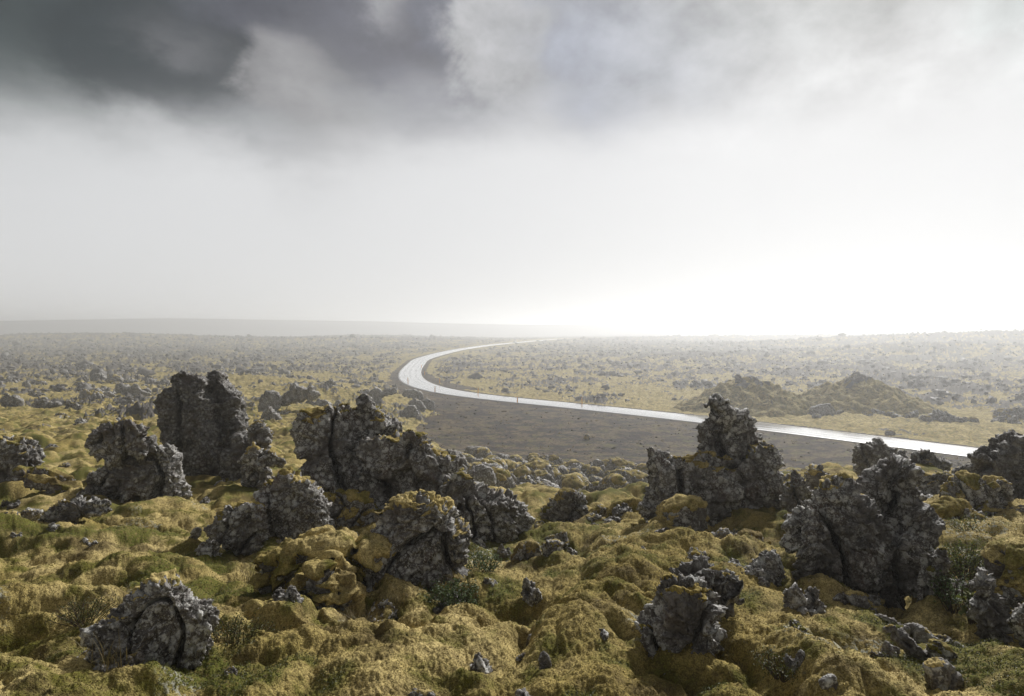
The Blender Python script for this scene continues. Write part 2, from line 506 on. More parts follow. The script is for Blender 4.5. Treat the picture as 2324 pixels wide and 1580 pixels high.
hero('peaked lava rock with a yellow moss cap alone in the left foreground', [
    (5, [(720, 1110), (770, 1020), (850, 960), (1010, 900), (1060, 830), (1130, 770), (1220, 730), (1320, 740), (1370, 830), (1470, 860), (1560, 890), (1620, 970), (1610, 1080), (1560, 1200), (1470, 1280), (1380, 1380), (1250, 1450), (1100, 1450), (1000, 1400), (880, 1350), (790, 1320), (760, 1180)], 3.8, .8)], .2, .9)
hero('flat slabby lava rock half sunk in yellow moss, below the bird-headed rock', [
    (5, [(285, 255), (340, 190), (430, 110), (560, 70), (640, 75), (760, 75), (830, 100), (835, 150), (760, 180), (680, 170), (600, 215), (520, 275), (420, 290), (310, 290)], 8.1, .9)], .2, 1.2)
hero('dark wedge of lava at the left edge poking out of the moss', [
    (5, [(-40, 250), (0, 215), (40, 190), (110, 130), (200, 85), (280, 95), (315, 120), (230, 185), (150, 230), (60, 250)], 8.7, .9)], .15, 1.1)
hero('broken lava outcrop at the left edge of the picture', [
    (1, [(-150, 1150), (-60, 1070), (0, 1060), (60, 1050), (100, 1080), (180, 1080), (240, 1130), (270, 1190), (300, 1230), (320, 1280), (330, 1380), (200, 1420), (60, 1400), (-100, 1400)], 11.6, .9)], .3, 1.2)
hero('long lava slab under pale moss beside the broken outcrop at the left edge', [
    (1, [(140, 1330), (200, 1310), (300, 1330), (400, 1310), (460, 1350), (520, 1400), (600, 1440), (660, 1490), (700, 1530), (560, 1550), (440, 1490), (340, 1480), (240, 1450), (160, 1400)], 11.0, .9)], .62, .9)
hero('small half-mossed stone left of the bird-headed rock', [
    (1, [(700, 1315), (750, 1270), (830, 1255), (885, 1290), (870, 1340), (780, 1355), (715, 1345)], 12.2, 1.)], .55, .9)
hero('small upright stone in the moss right of the bird-headed rock', [
    (5, [(1428, 230), (1450, 170), (1490, 140), (1520, 150), (1515, 210), (1480, 255), (1435, 250)], 7.4, 1.)], .15, 1.1)
# right hand side
hero('leaning beaked lava pinnacle silhouetted against the road', [
    (3, [(1725, 775), (1760, 740), (1800, 725), (1880, 740), (1960, 770), (1990, 810), (1960, 860), (1900, 900), (1800, 870), (1770, 830), (1770, 800), (1730, 790)], 8.55, .9),
    (3, [(1770, 830), (1900, 800), (1990, 810), (2040, 860), (2100, 900), (2150, 940), (2170, 980), (2150, 1020), (2200, 1040), (2170, 1060), (2120, 1080), (2130, 1150), (2100, 1260), (1900, 1280), (1780, 1220), (1740, 1130), (1690, 1070), (1650, 990), (1700, 945), (1760, 900)], 8.7, .85)], .12, 1.0)
hero('broad grey lava wall with moss along its top, under the beaked pinnacle', [
    (9, [(2593, 1796), (2622, 1800), (2665, 1815), (2690, 1815), (2717, 1829), (2741, 1825), (2783, 1820), (2807, 1815), (2836, 1811), (2859, 1825), (2878, 1834), (2916, 1832), (2950, 1848), (2960, 1960), (2940, 2080), (2850, 2130), (2760, 2110), (2700, 2080), (2620, 2070), (2575, 2055), (2560, 2010), (2590, 1960), (2605, 1900), (2595, 1850)], 8.4, .55),
    (9, [(2900, 1840), (2950, 1840), (3006, 1801), (3045, 1777), (3072, 1770), (3095, 1786), (3109, 1834), (3100, 1867), (3114, 1915), (3119, 1962), (3150, 2010), (3160, 2060), (3120, 2130), (3000, 2140), (2880, 2130), (2880, 1950)], 8.5, .7)], .25, .95)
hero('moss-covered boulder leaning against the foot of the broad lava wall', [
    (7, [(1130, 310), (1180, 220), (1270, 130), (1350, 90), (1480, 95), (1560, 150), (1570, 230), (1590, 300), (1400, 340), (1250, 350)], 7.7, .9)], .75, .45, cat='mossy rock', name='mossy_rock', thick=.05)
hero('bulky moss-covered boulder left of the broad lava wall', [
    (7, [(815, 190), (870, 120), (1000, 95), (1080, 100), (1130, 190), (1130, 245), (960, 255), (820, 250)], 9.6, .95)], .8, .45, cat='mossy rock', name='mossy_rock', thick=.05)
hero('mossy boulder with a bare dark face, next to the bulky mossy one', [
    (7, [(655, 200), (740, 130), (820, 140), (815, 240), (740, 250), (670, 240)], 9.8, .95)], .6, .9)
hero('low long boulder under thick moss in front of the bulky mossy one', [
    (7, [(765, 280), (860, 235), (1000, 230), (1110, 235), (1160, 260), (1140, 320), (1000, 345), (870, 315)], 8.6, .95)], .6, .9)
hero('knobbly lava crag with moss pads between the central ridge and the mossy boulders', [
    (7, [(305, 190), (360, 130), (420, 70), (480, 30), (560, 40), (620, 60), (660, 90), (685, 130), (640, 210), (600, 280), (520, 270), (420, 260), (320, 240)], 9.4, .9)], .35, 1.25)
hero('moss-hooded stone in the moss, below the knobbly crag, the left one of a pair', [
    (7, [(80, 490), (160, 390), (230, 375), (300, 400), (310, 470), (240, 510), (160, 540), (90, 530)], 6.4, .95)], .6, .95)
hero('moss-hooded stone in the moss, below the knobbly crag, the right one of a pair', [
    (7, [(320, 400), (350, 355), (430, 345), (485, 380), (460, 480), (430, 530), (370, 525), (325, 480)], 6.3, .95)], .55, .95)
hero('small cracked lava stone half sunk in moss before the broad wall', [
    (7, [(1170, 330), (1230, 290), (1300, 320), (1380, 280), (1460, 285), (1475, 350), (1430, 400), (1330, 370), (1240, 370)], 7.2, .95)], .3, 1.2)
hero('upright rough stone with moss pads, in front of the broad lava wall', [
    (7, [(1590, 470), (1610, 350), (1680, 295), (1740, 305), (1785, 390), (1770, 470), (1690, 520), (1630, 560), (1590, 530)], 6.6, .9)], .25, 1.1)
hero('slanting boulder under a thick golden moss pad before the broad lava wall', [
    (7, [(1770, 280), (1870, 245), (1960, 275), (2045, 330), (2040, 400), (1950, 400), (1890, 370)], 6.9, .95),
    (7, [(1790, 390), (1860, 340), (1935, 390), (1945, 460), (1850, 480), (1790, 440)], 6.7, .95)], .72, .55, cat='mossy rock', name='mossy_rock', thick=.05)
hero('massive rough lava block with deep cleft, right of centre, topped by a column', [
    (8, [(300, 290), (400, 200), (520, 120), (560, 50), (620, 5), (670, -13), (750, 30), (800, 110), (870, 130), (930, 110), (1000, 340), (1380, 340), (1400, 420), (1380, 500), (1340, 600), (1270, 710), (1130, 730), (1140, 790), (1060, 850), (1030, 930), (960, 940), (880, 890), (800, 820), (640, 830), (500, 830), (420, 740), (370, 660), (390, 540), (330, 460)], 5.3, .6),
    (8, [(940, 340), (930, 200), (930, -20), (950, -100), (1000, -160), (1050, -205), (1100, -218), (1170, -190), (1200, -150), (1195, -80), (1220, -20), (1230, 100), (1240, 160), (1300, 180), (1360, 210), (1397, 280), (1375, 345), (1300, 400), (1050, 400)], 5.5, .85)], .24, 1.0, mat=M_ROCK)
hero('crooked chain of small lava crags between the reclining rock and the massive block', [
    (7, [(1720, 570), (1770, 500), (1880, 490), (1950, 460), (2030, 390), (2100, 370), (2150, 450), (2160, 560), (2060, 620), (1940, 650), (1860, 620), (1780, 600)], 5.1, .9)], .25, 1.25)
hero('rough reclining lava rock crusted with white lichen, in the moss at front right', [
    (7, [(1075, 1150), (1180, 1080), (1230, 1000), (1250, 880), (1330, 820), (1500, 790), (1650, 850), (1700, 950), (1650, 1000), (1610, 1080), (1690, 1180), (1650, 1250), (1520, 1290), (1470, 1380), (1300, 1390), (1200, 1370), (1110, 1380), (1090, 1290)], 3.72, .8, .35),
    (7, [(1260, 870), (1300, 750), (1350, 680), (1430, 640), (1450, 600), (1540, 565), (1640, 590), (1680, 650), (1790, 650), (1850, 750), (1840, 820), (1890, 900), (1870, 960), (1730, 950), (1650, 920), (1500, 890), (1350, 880)], 4.12, .85, .3)], .3, 1.15)
hero('squarish lava block with a notched top standing before the road at right', [
    (4, [(880, 1130), (950, 1100), (1000, 1120), (1100, 1070), (1150, 1090), (1160, 1135), (1250, 1150), (1310, 1180), (1340, 1240), (1335, 1330), (1200, 1370), (1040, 1370), (920, 1330), (885, 1230)], 12.2, .85)], .1, .9)
hero('small pointed lava crag right of the notched block, against the road', [
    (4, [(1385, 1190), (1440, 1170), (1490, 1150), (1530, 1170), (1560, 1230), (1620, 1240), (1680, 1270), (1690, 1330), (1600, 1370), (1450, 1350), (1380, 1280)], 12.0, .9)], .12, 1.2)
hero('big dark lava hump at the right edge of the picture', [
    (4, [(1915, 1230), (2010, 1160), (2090, 1150), (2120, 1090), (2160, 1050), (2309, 1040), (2500, 1070), (2640, 1200), (2640, 1680), (2309, 1690), (2200, 1560), (2060, 1470), (1930, 1380), (1930, 1290)], 9.2, .8)], .12, .9, mat=M_DROCK)
hero('lava block with drooping moss pads in front of the big dark hump', [
    (9, [(3790, 2000), (3807, 1952), (3835, 1929), (3883, 1900), (3925, 1924), (3997, 1915), (4030, 1933), (4040, 1972), (4045, 2020), (3930, 2060), (3860, 2060), (3810, 2030)], 8.0, .9)], .5, 1.0)
hero('smooth moss hummock right of the column, under the drooping moss pads', [
    (8, [(1320, 200), (1400, 120), (1520, 85), (1640, 100), (1670, 170), (1600, 250), (1420, 290), (1340, 260)], 7.6, .95)], .85, .4, cat='mossy rock', name='mossy_rock', thick=.05)
hero('low lava stone with pale moss between the beaked pinnacle and the notched block', [
    (4, [(480, 1380), (520, 1290), (590, 1290), (630, 1350), (690, 1420), (710, 1490), (620, 1550), (540, 1510), (480, 1450)], 9.8, .9)], .4, 1.1)
hero('flat mossy stone at the edge of the gravel right of the pinnacle', [
    (4, [(225, 1300), (320, 1240), (385, 1260), (395, 1310), (300, 1350), (220, 1345)], 11.3, .95)], .5, 1.0)
hero('oblong moss pad on a low stone right of the pinnacle foot', [
    (4, [(225, 1350), (320, 1320), (470, 1315), (510, 1360), (450, 1420), (300, 1430), (225, 1410)], 10.2, .95)], .8, .45, cat='mossy rock', name='mossy_rock')
hero('spiky grey lava knob between the broad wall and the massive block', [
    (4, [(310, 1480), (360, 1380), (400, 1345), (450, 1400), (480, 1470), (560, 1560), (560, 1640), (440, 1680), (330, 1680), (280, 1560)], 7.8, .9)], .2, 1.25)
hero('cracked lava shelf behind the massive block column, right', [
    (4, [(640, 1580), (690, 1510), (740, 1460), (790, 1480), (830, 1530), (900, 1480), (980, 1500), (1040, 1520), (1060, 1640), (900, 1690), (700, 1680)], 6.7, .9)], .4, 1.2)
hero('dark tumbled lava between the notched block and the big hump', [
    (4, [(1390, 1440), (1480, 1370), (1600, 1350), (1750, 1380), (1760, 1450), (1680, 1540), (1560, 1580), (1430, 1540)], 10.0, .9)], .3, 1.2)
hero('low dark lava stone at the gravel edge left of the big hump', [
    (4, [(1710, 1330), (1760, 1290), (1850, 1270), (1920, 1290), (1930, 1370), (1840, 1400), (1730, 1390)], 11.0, .9)], .2, 1.1)
hero('high boulder wrapped in thick golden moss at the right edge', [
    (8, [(1835, 540), (1880, 470), (1960, 440), (2076, 420), (2200, 430), (2280, 560), (2260, 800), (2076, 840), (1990, 850), (1910, 840), (1870, 720), (1845, 620)], 4.3, .9)], .92, .4, cat='mossy rock', name='mossy_rock', thick=.05)
hero('rough dark stone beneath the golden moss boulder at the right edge', [
    (8, [(1735, 680), (1840, 620), (1890, 740), (1890, 840), (2010, 960), (2020, 1120), (1930, 1230), (1870, 1260), (1790, 1190), (1730, 1050), (1705, 900), (1790, 860), (1750, 780)], 4.05, .85)], .1, 1.1)
hero('grey stone cut off by the right edge, below the golden moss boulder', [
    (8, [(2000, 940), (2076, 830), (2200, 800), (2260, 1000), (2200, 1230), (2076, 1200), (2015, 1080)], 3.75, .9)], .1, 1.0)
hero('narrow lava stone with a round moss cap, left of the green leafy bush', [
    (8, [(1280, 830), (1300, 680), (1345, 580), (1345, 520), (1380, 480), (1440, 470), (1485, 500), (1500, 640), (1540, 720), (1500, 870), (1400, 930), (1310, 930)], 4.75, .9)], .36, 1.05)
hero('knobbly stone half buried in the moss, lower right, nearest the massive block', [
    (8, [(1150, 1110), (1200, 1020), (1280, 1005), (1370, 1060), (1450, 1130), (1430, 1180), (1250, 1160), (1180, 1140)], 3.95, .95)], .3, 1.0)
hero('long grey stone sloping down through the moss at lower right', [
    (8, [(1000, 1150), (1080, 1115), (1160, 1140), (1240, 1225), (1330, 1275), (1395, 1345), (1360, 1420), (1260, 1400), (1190, 1310), (1110, 1220)], 3.6, .95)], .25, .95)
hero('stone below the long sloping grey stone, mossed on its right', [
    (8, [(1345, 1270), (1420, 1235), (1520, 1285), (1590, 1360), (1500, 1430), (1390, 1410)], 3.5, .95)], .45, 1.)
hero('lichen-spotted boulder at the bottom edge, lower right', [
    (8, [(1325, 1440), (1420, 1400), (1500, 1405), (1560, 1460), (1605, 1500), (1600, 1600), (1400, 1640), (1340, 1560)], 3.2, .95)], .2, 1.0)
hero('small white-crusted stone in the moss left of the long sloping stone', [
    (8, [(1000, 1290), (1060, 1245), (1130, 1265), (1145, 1310), (1060, 1365), (1010, 1330)], 3.5, .95)], .1, 1.0)
hero('small dark stone at the bottom edge right of centre', [
    (8, [(530, 1550), (590, 1505), (640, 1488), (665, 1550), (650, 1620), (560, 1620)], 3.0, .95)], .1, 1.0)
hero('flat grey stone in the moss beside the dark cleft at lower right', [
    (8, [(1465, 1165), (1530, 1115), (1620, 1175), (1685, 1245), (1600, 1245), (1500, 1210)], 3.8, .95)], .2, 1.0)
hero('pale flat stone under the overhang of the massive block', [
    (8, [(630, 890), (700, 810), (800, 795), (880, 825), (945, 905), (930, 960), (820, 910), (700, 910)], 4.75, .9)], .15, .8)
hero('cluster of rough little stones below the overhang of the massive block', [
    (8, [(935, 930), (1010, 915), (1080, 955), (1155, 1000), (1170, 1070), (1080, 1050), (980, 1000)], 4.35, .95)], .1, 1.2)
hero('bare rock foot showing under the moss at the bottom centre', [
    (7, [(100, 1330), (170, 1290), (250, 1390), (330, 1470), (400, 1560), (300, 1660), (105, 1660)], 3.2, .9)], .1, 1.0)
hero('small white-crusted rock tip in the moss at bottom centre', [
    (7, [(295, 1210), (330, 1145), (370, 1185), (385, 1260), (340, 1310), (300, 1280)], 3.66, .95)], .0, 1.0)
hero('tiny pale rock tip in the moss above the bottom centre', [
    (7, [(185, 1040), (212, 960), (262, 955), (265, 1000), (215, 1080)], 4.35, .95)], .0, 1.0)
# humps of moss over buried stones

# ---------------------------------------------------------------- road line
ZR = -12.0
def road_z(r): return ZR + 1.7 * sstep(r, 200, 430)
_rc = [(2240, 1030), (2000, 1000), (1730, 967), (1460, 937), (1330, 923.5), (1135, 904.5), (1040, 894), (968, 878), (935, 862), (931, 842),
       (945, 825), (962, 813), (1025, 796.6), (1079, 787.5), (1160, 778.5), (1270, 769.6), (1404, 765.2), (1539, 761.5), (1640, 758.5)]
_r = ray([a for a, b in _rc], [b for a, b in _rc])
road_pts = _r * (ZR / _r[:, 2])[:, None]
for _ in range(4):
    road_pts = _r * (road_z(np.hypot(road_pts[:, 0], road_pts[:, 1])) / _r[:, 2])[:, None]
_d = road_pts[0] - road_pts[2]
road_pts = np.vstack([road_pts[0] + _d * 4, road_pts[0] + _d * 1.6, road_pts])[:, :2]

def resample(P, step):
    # Catmull-Rom then equal spacing
    out = []
    Q = np.vstack([2 * P[0] - P[1], P, 2 * P[-1] - P[-2]])
    for i in range(1, len(Q) - 2):
        p0, p1, p2, p3 = Q[i - 1:i + 3]
        for t in np.linspace(0, 1, 40, endpoint=False):
            out.append(.5 * (2 * p1 + (p2 - p0) * t + (2 * p0 - 5 * p1 + 4 * p2 - p3) * t * t + (3 * p1 - p0 - 3 * p2 + p3) * t ** 3))
    out = np.array(out + [P[-1]])
    L = np.concatenate([[0], np.cumsum(np.linalg.norm(np.diff(out, axis=0), axis=1))])
    s = np.arange(0, L[-1], step)
    R = np.stack([np.interp(s, L, out[:, k]) for k in range(2)], -1)
    return R
ROAD = resample(road_pts, 2.0)
for _ in range(30):
    ROAD[1:-1] = .5 * ROAD[1:-1] + .25 * (ROAD[:-2] + ROAD[2:])
_rt = np.gradient(ROAD, axis=0); _rt /= np.linalg.norm(_rt, axis=1)[:, None]
RN = np.stack([-_rt[:, 1], _rt[:, 0]], -1)          # left of travel (away from the right edge of the picture)

def road_dist(x, y):
    out = np.full(len(x), 1e3, F32)
    near = np.where((y > 20) & (y < 1600))[0]
    for s in range(0, len(near), 60000):
        k = near[s:s + 60000]
        best = np.full(len(k), 1e9, F32)
        for i in range(0, len(ROAD), 400):
            R = ROAD[i:i + 400].astype(F32)
            # coarse first: every fourth point
            Rc = R[::3]
            d = (x[k, None] - Rc[None, :, 0]) ** 2 + (y[k, None] - Rc[None, :, 1]) ** 2
            j = np.argmin(d, 1) * 3
            for q in (-2, -1, 0, 1, 2):
                jj = np.clip(j + q, 0, len(R) - 1)
                best = np.minimum(best, (x[k] - R[jj, 0]) ** 2 + (y[k] - R[jj, 1]) ** 2)
        out[k] = np.sqrt(best)
    return out

# ---------------------------------------------------------------- ground heights: thin-plate surface through surveyed points
CTRL = []
def row(v, pairs):
    for u, d in pairs:
        CTRL.append(at(u, v, d))
row(1580, [(-500, 3.3), (0, 3.3), (580, 3.25), (1162, 3.2), (1750, 3.12), (2324, 3.0), (2824, 2.9)])
row(1450, [(-500, 4.2), (0, 4.2), (580, 4.15), (1000, 4.2), (1250, 4.1), (1500, 4.05), (1800, 3.95), (2150, 3.8), (2324, 3.7), (2824, 3.6)])
row(1340, [(-500, 5.6), (0, 5.6), (580, 5.5), (1000, 5.5), (1400, 5.3), (1800, 5.15), (2100, 4.9), (2324, 4.6), (2824, 4.4)])
row(1240, [(-500, 7.4), (0, 7.4), (580, 7.2), (1000, 7.3), (1400, 6.8), (1800, 6.3), (2150, 6.1), (2324, 5.9), (2824, 5.8)])
row(1165, [(-500, 9.8), (0, 9.8), (500, 9.6), (900, 9.6), (1200, 10.4), (1450, 9.6), (1800, 8.9), (2200, 8.4), (2324, 8.2), (2824, 8)])
row(1100, [(-500, 13.5), (0, 13.5), (400, 13.3), (700, 13.3), (950, 15)])
row(1116, [(1780, 11), (2100, 10.5), (2400, 10.2), (2824, 10)])
row(1060, [(-500, 17), (0, 17), (400, 17), (700, 18)])
row(1086, [(1750, 13.5), (2100, 12.5), (2400, 12)])
row(1000, [(-500, 26), (0, 26), (400, 27), (700, 29), (880, 32)])
row(950, [(-500, 44), (0, 44), (400, 46), (700, 50), (880, 57)])
row(900, [(-500, 82), (0, 82), (400, 84), (700, 92), (860, 106)])
row(850, [(-500, 150), (0, 150), (400, 155), (700, 163), (850, 170)])
row(810, [(-500, 270), (0, 270), (400, 275), (750, 285)])
row(785, [(-500, 430), (0, 430), (400, 440), (800, 450)])
row(762, [(-500, 640), (0, 640), (400, 640), (800, 690)])
# the hollow with the boulders and the foot of the road bank
row(1130, [(1150, 26), (1300, 30), (1430, 28)])
row(1090, [(1060, 33), (1200, 42), (1400, 44)])
row(1058, [(1020, 50), (1150, 56), (1350, 58), (1500, 58), (1700, 58), (1900, 55), (2150, 50), (2400, 48)])
row(1010, [(985, 68), (1100, 71), (1300, 71.5), (1500, 71), (1700, 70.5), (1860, 69)])
row(965, [(955, 82), (1100, 84), (1300, 84), (1480, 83.5)])
row(925, [(985, 100), (1060, 101)])
# beyond the road
row(955, [(1900, 88.5), (2200, 88.5), (2600, 88)])
row(925, [(1600, 106), (1900, 106), (2200, 106), (2600, 106)])
row(890, [(1250, 131), (1600, 132), (2000, 133), (2600, 134)])
row(850, [(1020, 178), (1200, 182), (1600, 184), (2000, 186), (2600, 188)])
row(815, [(1050, 262), (1300, 268), (1700, 270), (2100, 268), (2600, 265)])
row(790, [(1250, 400), (1700, 400), (2200, 390), (2700, 380)])
for az in (-60, -40, -20, 0, 20, 40, 60):
    a = math.radians(az)
    for r, z in ((.4, -1.66), (1.2, -1.68), (2.2, -1.71)):
        CTRL.append((r * math.sin(a), r * math.cos(a), z))
    for r in (830, 1120, 1600, 2600):
        CTRL.append((r * math.sin(a), r * math.cos(a), -13.0))
for i in range(0, len(ROAD), 12):
    CTRL.append((ROAD[i, 0], ROAD[i, 1], float(road_z(np.hypot(*ROAD[i]))) - .1))
CTRL = np.array(CTRL)

def warp2(x, y):
    th = np.clip(np.arctan2(x, y), -1.05, 1.05)
    return np.stack([th * 1.9, np.log(np.maximum(np.hypot(x, y), .3))], -1)
_cp = warp2(CTRL[:, 0], CTRL[:, 1])

def _tps(r2):
    return np.where(r2 > 1e-12, .5 * r2 * np.log(np.maximum(r2, 1e-12)), 0)
_n = len(_cp)
_K = _tps(((_cp[:, None] - _cp[None]) ** 2).sum(-1)) + 2e-4 * np.eye(_n)
_P = np.hstack([np.ones((_n, 1)), _cp])
_A = np.block([[_K, _P], [_P.T, np.zeros((3, 3))]])
# work on depression (z / r): even weight to near and far
_rr = np.hypot(CTRL[:, 0], CTRL[:, 1])
_sol = np.linalg.solve(_A, np.concatenate([CTRL[:, 2] / (_rr + .5), np.zeros(3)]))

def base_z(x, y):
    q = warp2(x, y).astype(F32)
    out = np.empty(len(q), F32)
    c = _cp.astype(F32); w = _sol[:_n].astype(F32)
    for s in range(0, len(q), 40000):
        d = ((q[s:s + 40000, None] - c[None]) ** 2).sum(-1)
        out[s:s + 40000] = (np.where(d > 1e-9, .5 * d * np.log(np.maximum(d, 1e-9)), 0) @ w)
    out += _sol[_n] + q @ _sol[_n + 1:]
    return out * (np.hypot(x, y) + .5)

HILLS = []   # (x, y, height, half-length in x, in y)
def hill_at(u, vbase, d, h, lx, ly):
    p = at(u, vbase, d); HILLS.append((p[0], p[1], h, lx, ly))
hill_at(2150, 800, 300, 5.0, 60, 25); hill_at(2330, 790, 380, 8, 70, 40); hill_at(1960, 795, 420, 5, 80, 40)
hill_at(1800, 780, 640, 4, 150, 50); hill_at(2250, 775, 650, 5.5, 160, 60); hill_at(1650, 815, 270, 1.8, 35, 20); hill_at(2400, 770, 800, 7, 200, 70)
hill_at(300, 775, 560, 2.5, 120, 30); hill_at(760, 775, 520, 2.5, 90, 25); hill_at(560, 880, 120, 1.6, 14, 7); hill_at(760, 905, 95, 1.5, 12, 6)

def smooth_z(x, y):
    z = base_z(x, y)
    for hx, hy, h, lx, ly in HILLS:
        z = z + h * np.exp(-((x - hx) / lx) ** 2 - ((y - hy) / ly) ** 2)
    r = np.hypot(x, y); th = np.arctan2(x, y)
    ridge = np.interp(np.tan(np.clip(th, -1.2, 1.2)), [-2, -.75, -.5, -.2, 0, .3, .7, 2], [20, 25, 30.5, 27, 20, 13.5, 12.5, 12])
    z = z + ridge * sstep(r, 1120, 1360) * (y > 0)
    return z

def hit(u, v, dmin=2.4, dmax=1200):
    """where the line of sight meets the smooth ground"""
    u = np.atleast_1d(np.asarray(u, float)); v = np.atleast_1d(np.asarray(v, float))
    d = ray(u, v)
    ts = np.geomspace(dmin, dmax, 260)
    res = np.zeros((len(u), 3))
    for k in range(len(u)):
        P = d[k][None] * ts[:, None]
        g = smooth_z(P[:, 0], P[:, 1]) - P[:, 2]
        i = np.argmax(g > 0) if (g > 0).any() else len(ts) - 1
        if i == 0: res[k] = P[0]; continue
        f = g[i - 1] / (g[i - 1] - g[i]) if g[i] != g[i - 1] else 0
        t = ts[i - 1] + (ts[i] - ts[i - 1]) * np.clip(f, 0, 1)
        res[k] = d[k] * t
    return res

def hit_poly(poly):
    return hit([a for a, b in poly], [b for a, b in poly], dmin=20)[:, :2]

def poly_sd(x, y, P):
    """signed distance, positive inside"""
    d = np.full(len(x), 1e9); ins = np.zeros(len(x), bool)
    n = len(P)
    for i in range(n):
        a, b = P[i], P[(i + 1) % n]
        e = b - a; L = max((e ** 2).sum(), 1e-9)
        t = np.clip(((x - a[0]) * e[0] + (y - a[1]) * e[1]) / L, 0, 1)
        d = np.minimum(d, (x - a[0] - t * e[0]) ** 2 + (y - a[1] - t * e[1]) ** 2)
        c = ((a[1] > y) != (b[1] > y))
        with np.errstate(divide='ignore', invalid='ignore'):
            xi = a[0] + (y - a[1]) * (b[0] - a[0]) / (b[1] - a[1])
        ins ^= c & (x < xi)
    d = np.sqrt(d)
    return np.where(ins, d, -d)

# gravel bank between road and hollow, and the verge round the bend
_bank = hit_poly([(900, 838), (885, 850), (880, 872), (905, 893), (960, 915), (990, 938), (965, 952), (948, 972), (955, 992), (1000, 1022), (1060, 1040), (1180, 1050),
                  (1330, 1056), (1480, 1058), (1700, 1062), (1900, 1062), (2150, 1066), (2330, 1075)])

_near_road = [ROAD[i] for i in range(0, int(np.argmin(ROAD[:, 0])) + 8, 3)]
BANK = np.vstack([_bank, np.array(_near_road)])
_i0 = int(np.argmin(ROAD[:, 0]))
_inner = hit_poly([(968, 838), (972, 846), (990, 858), (1020, 868), (1060, 876), (1100, 886), (1040, 885), (985, 868), (958, 848), (952, 828), (968, 815)])

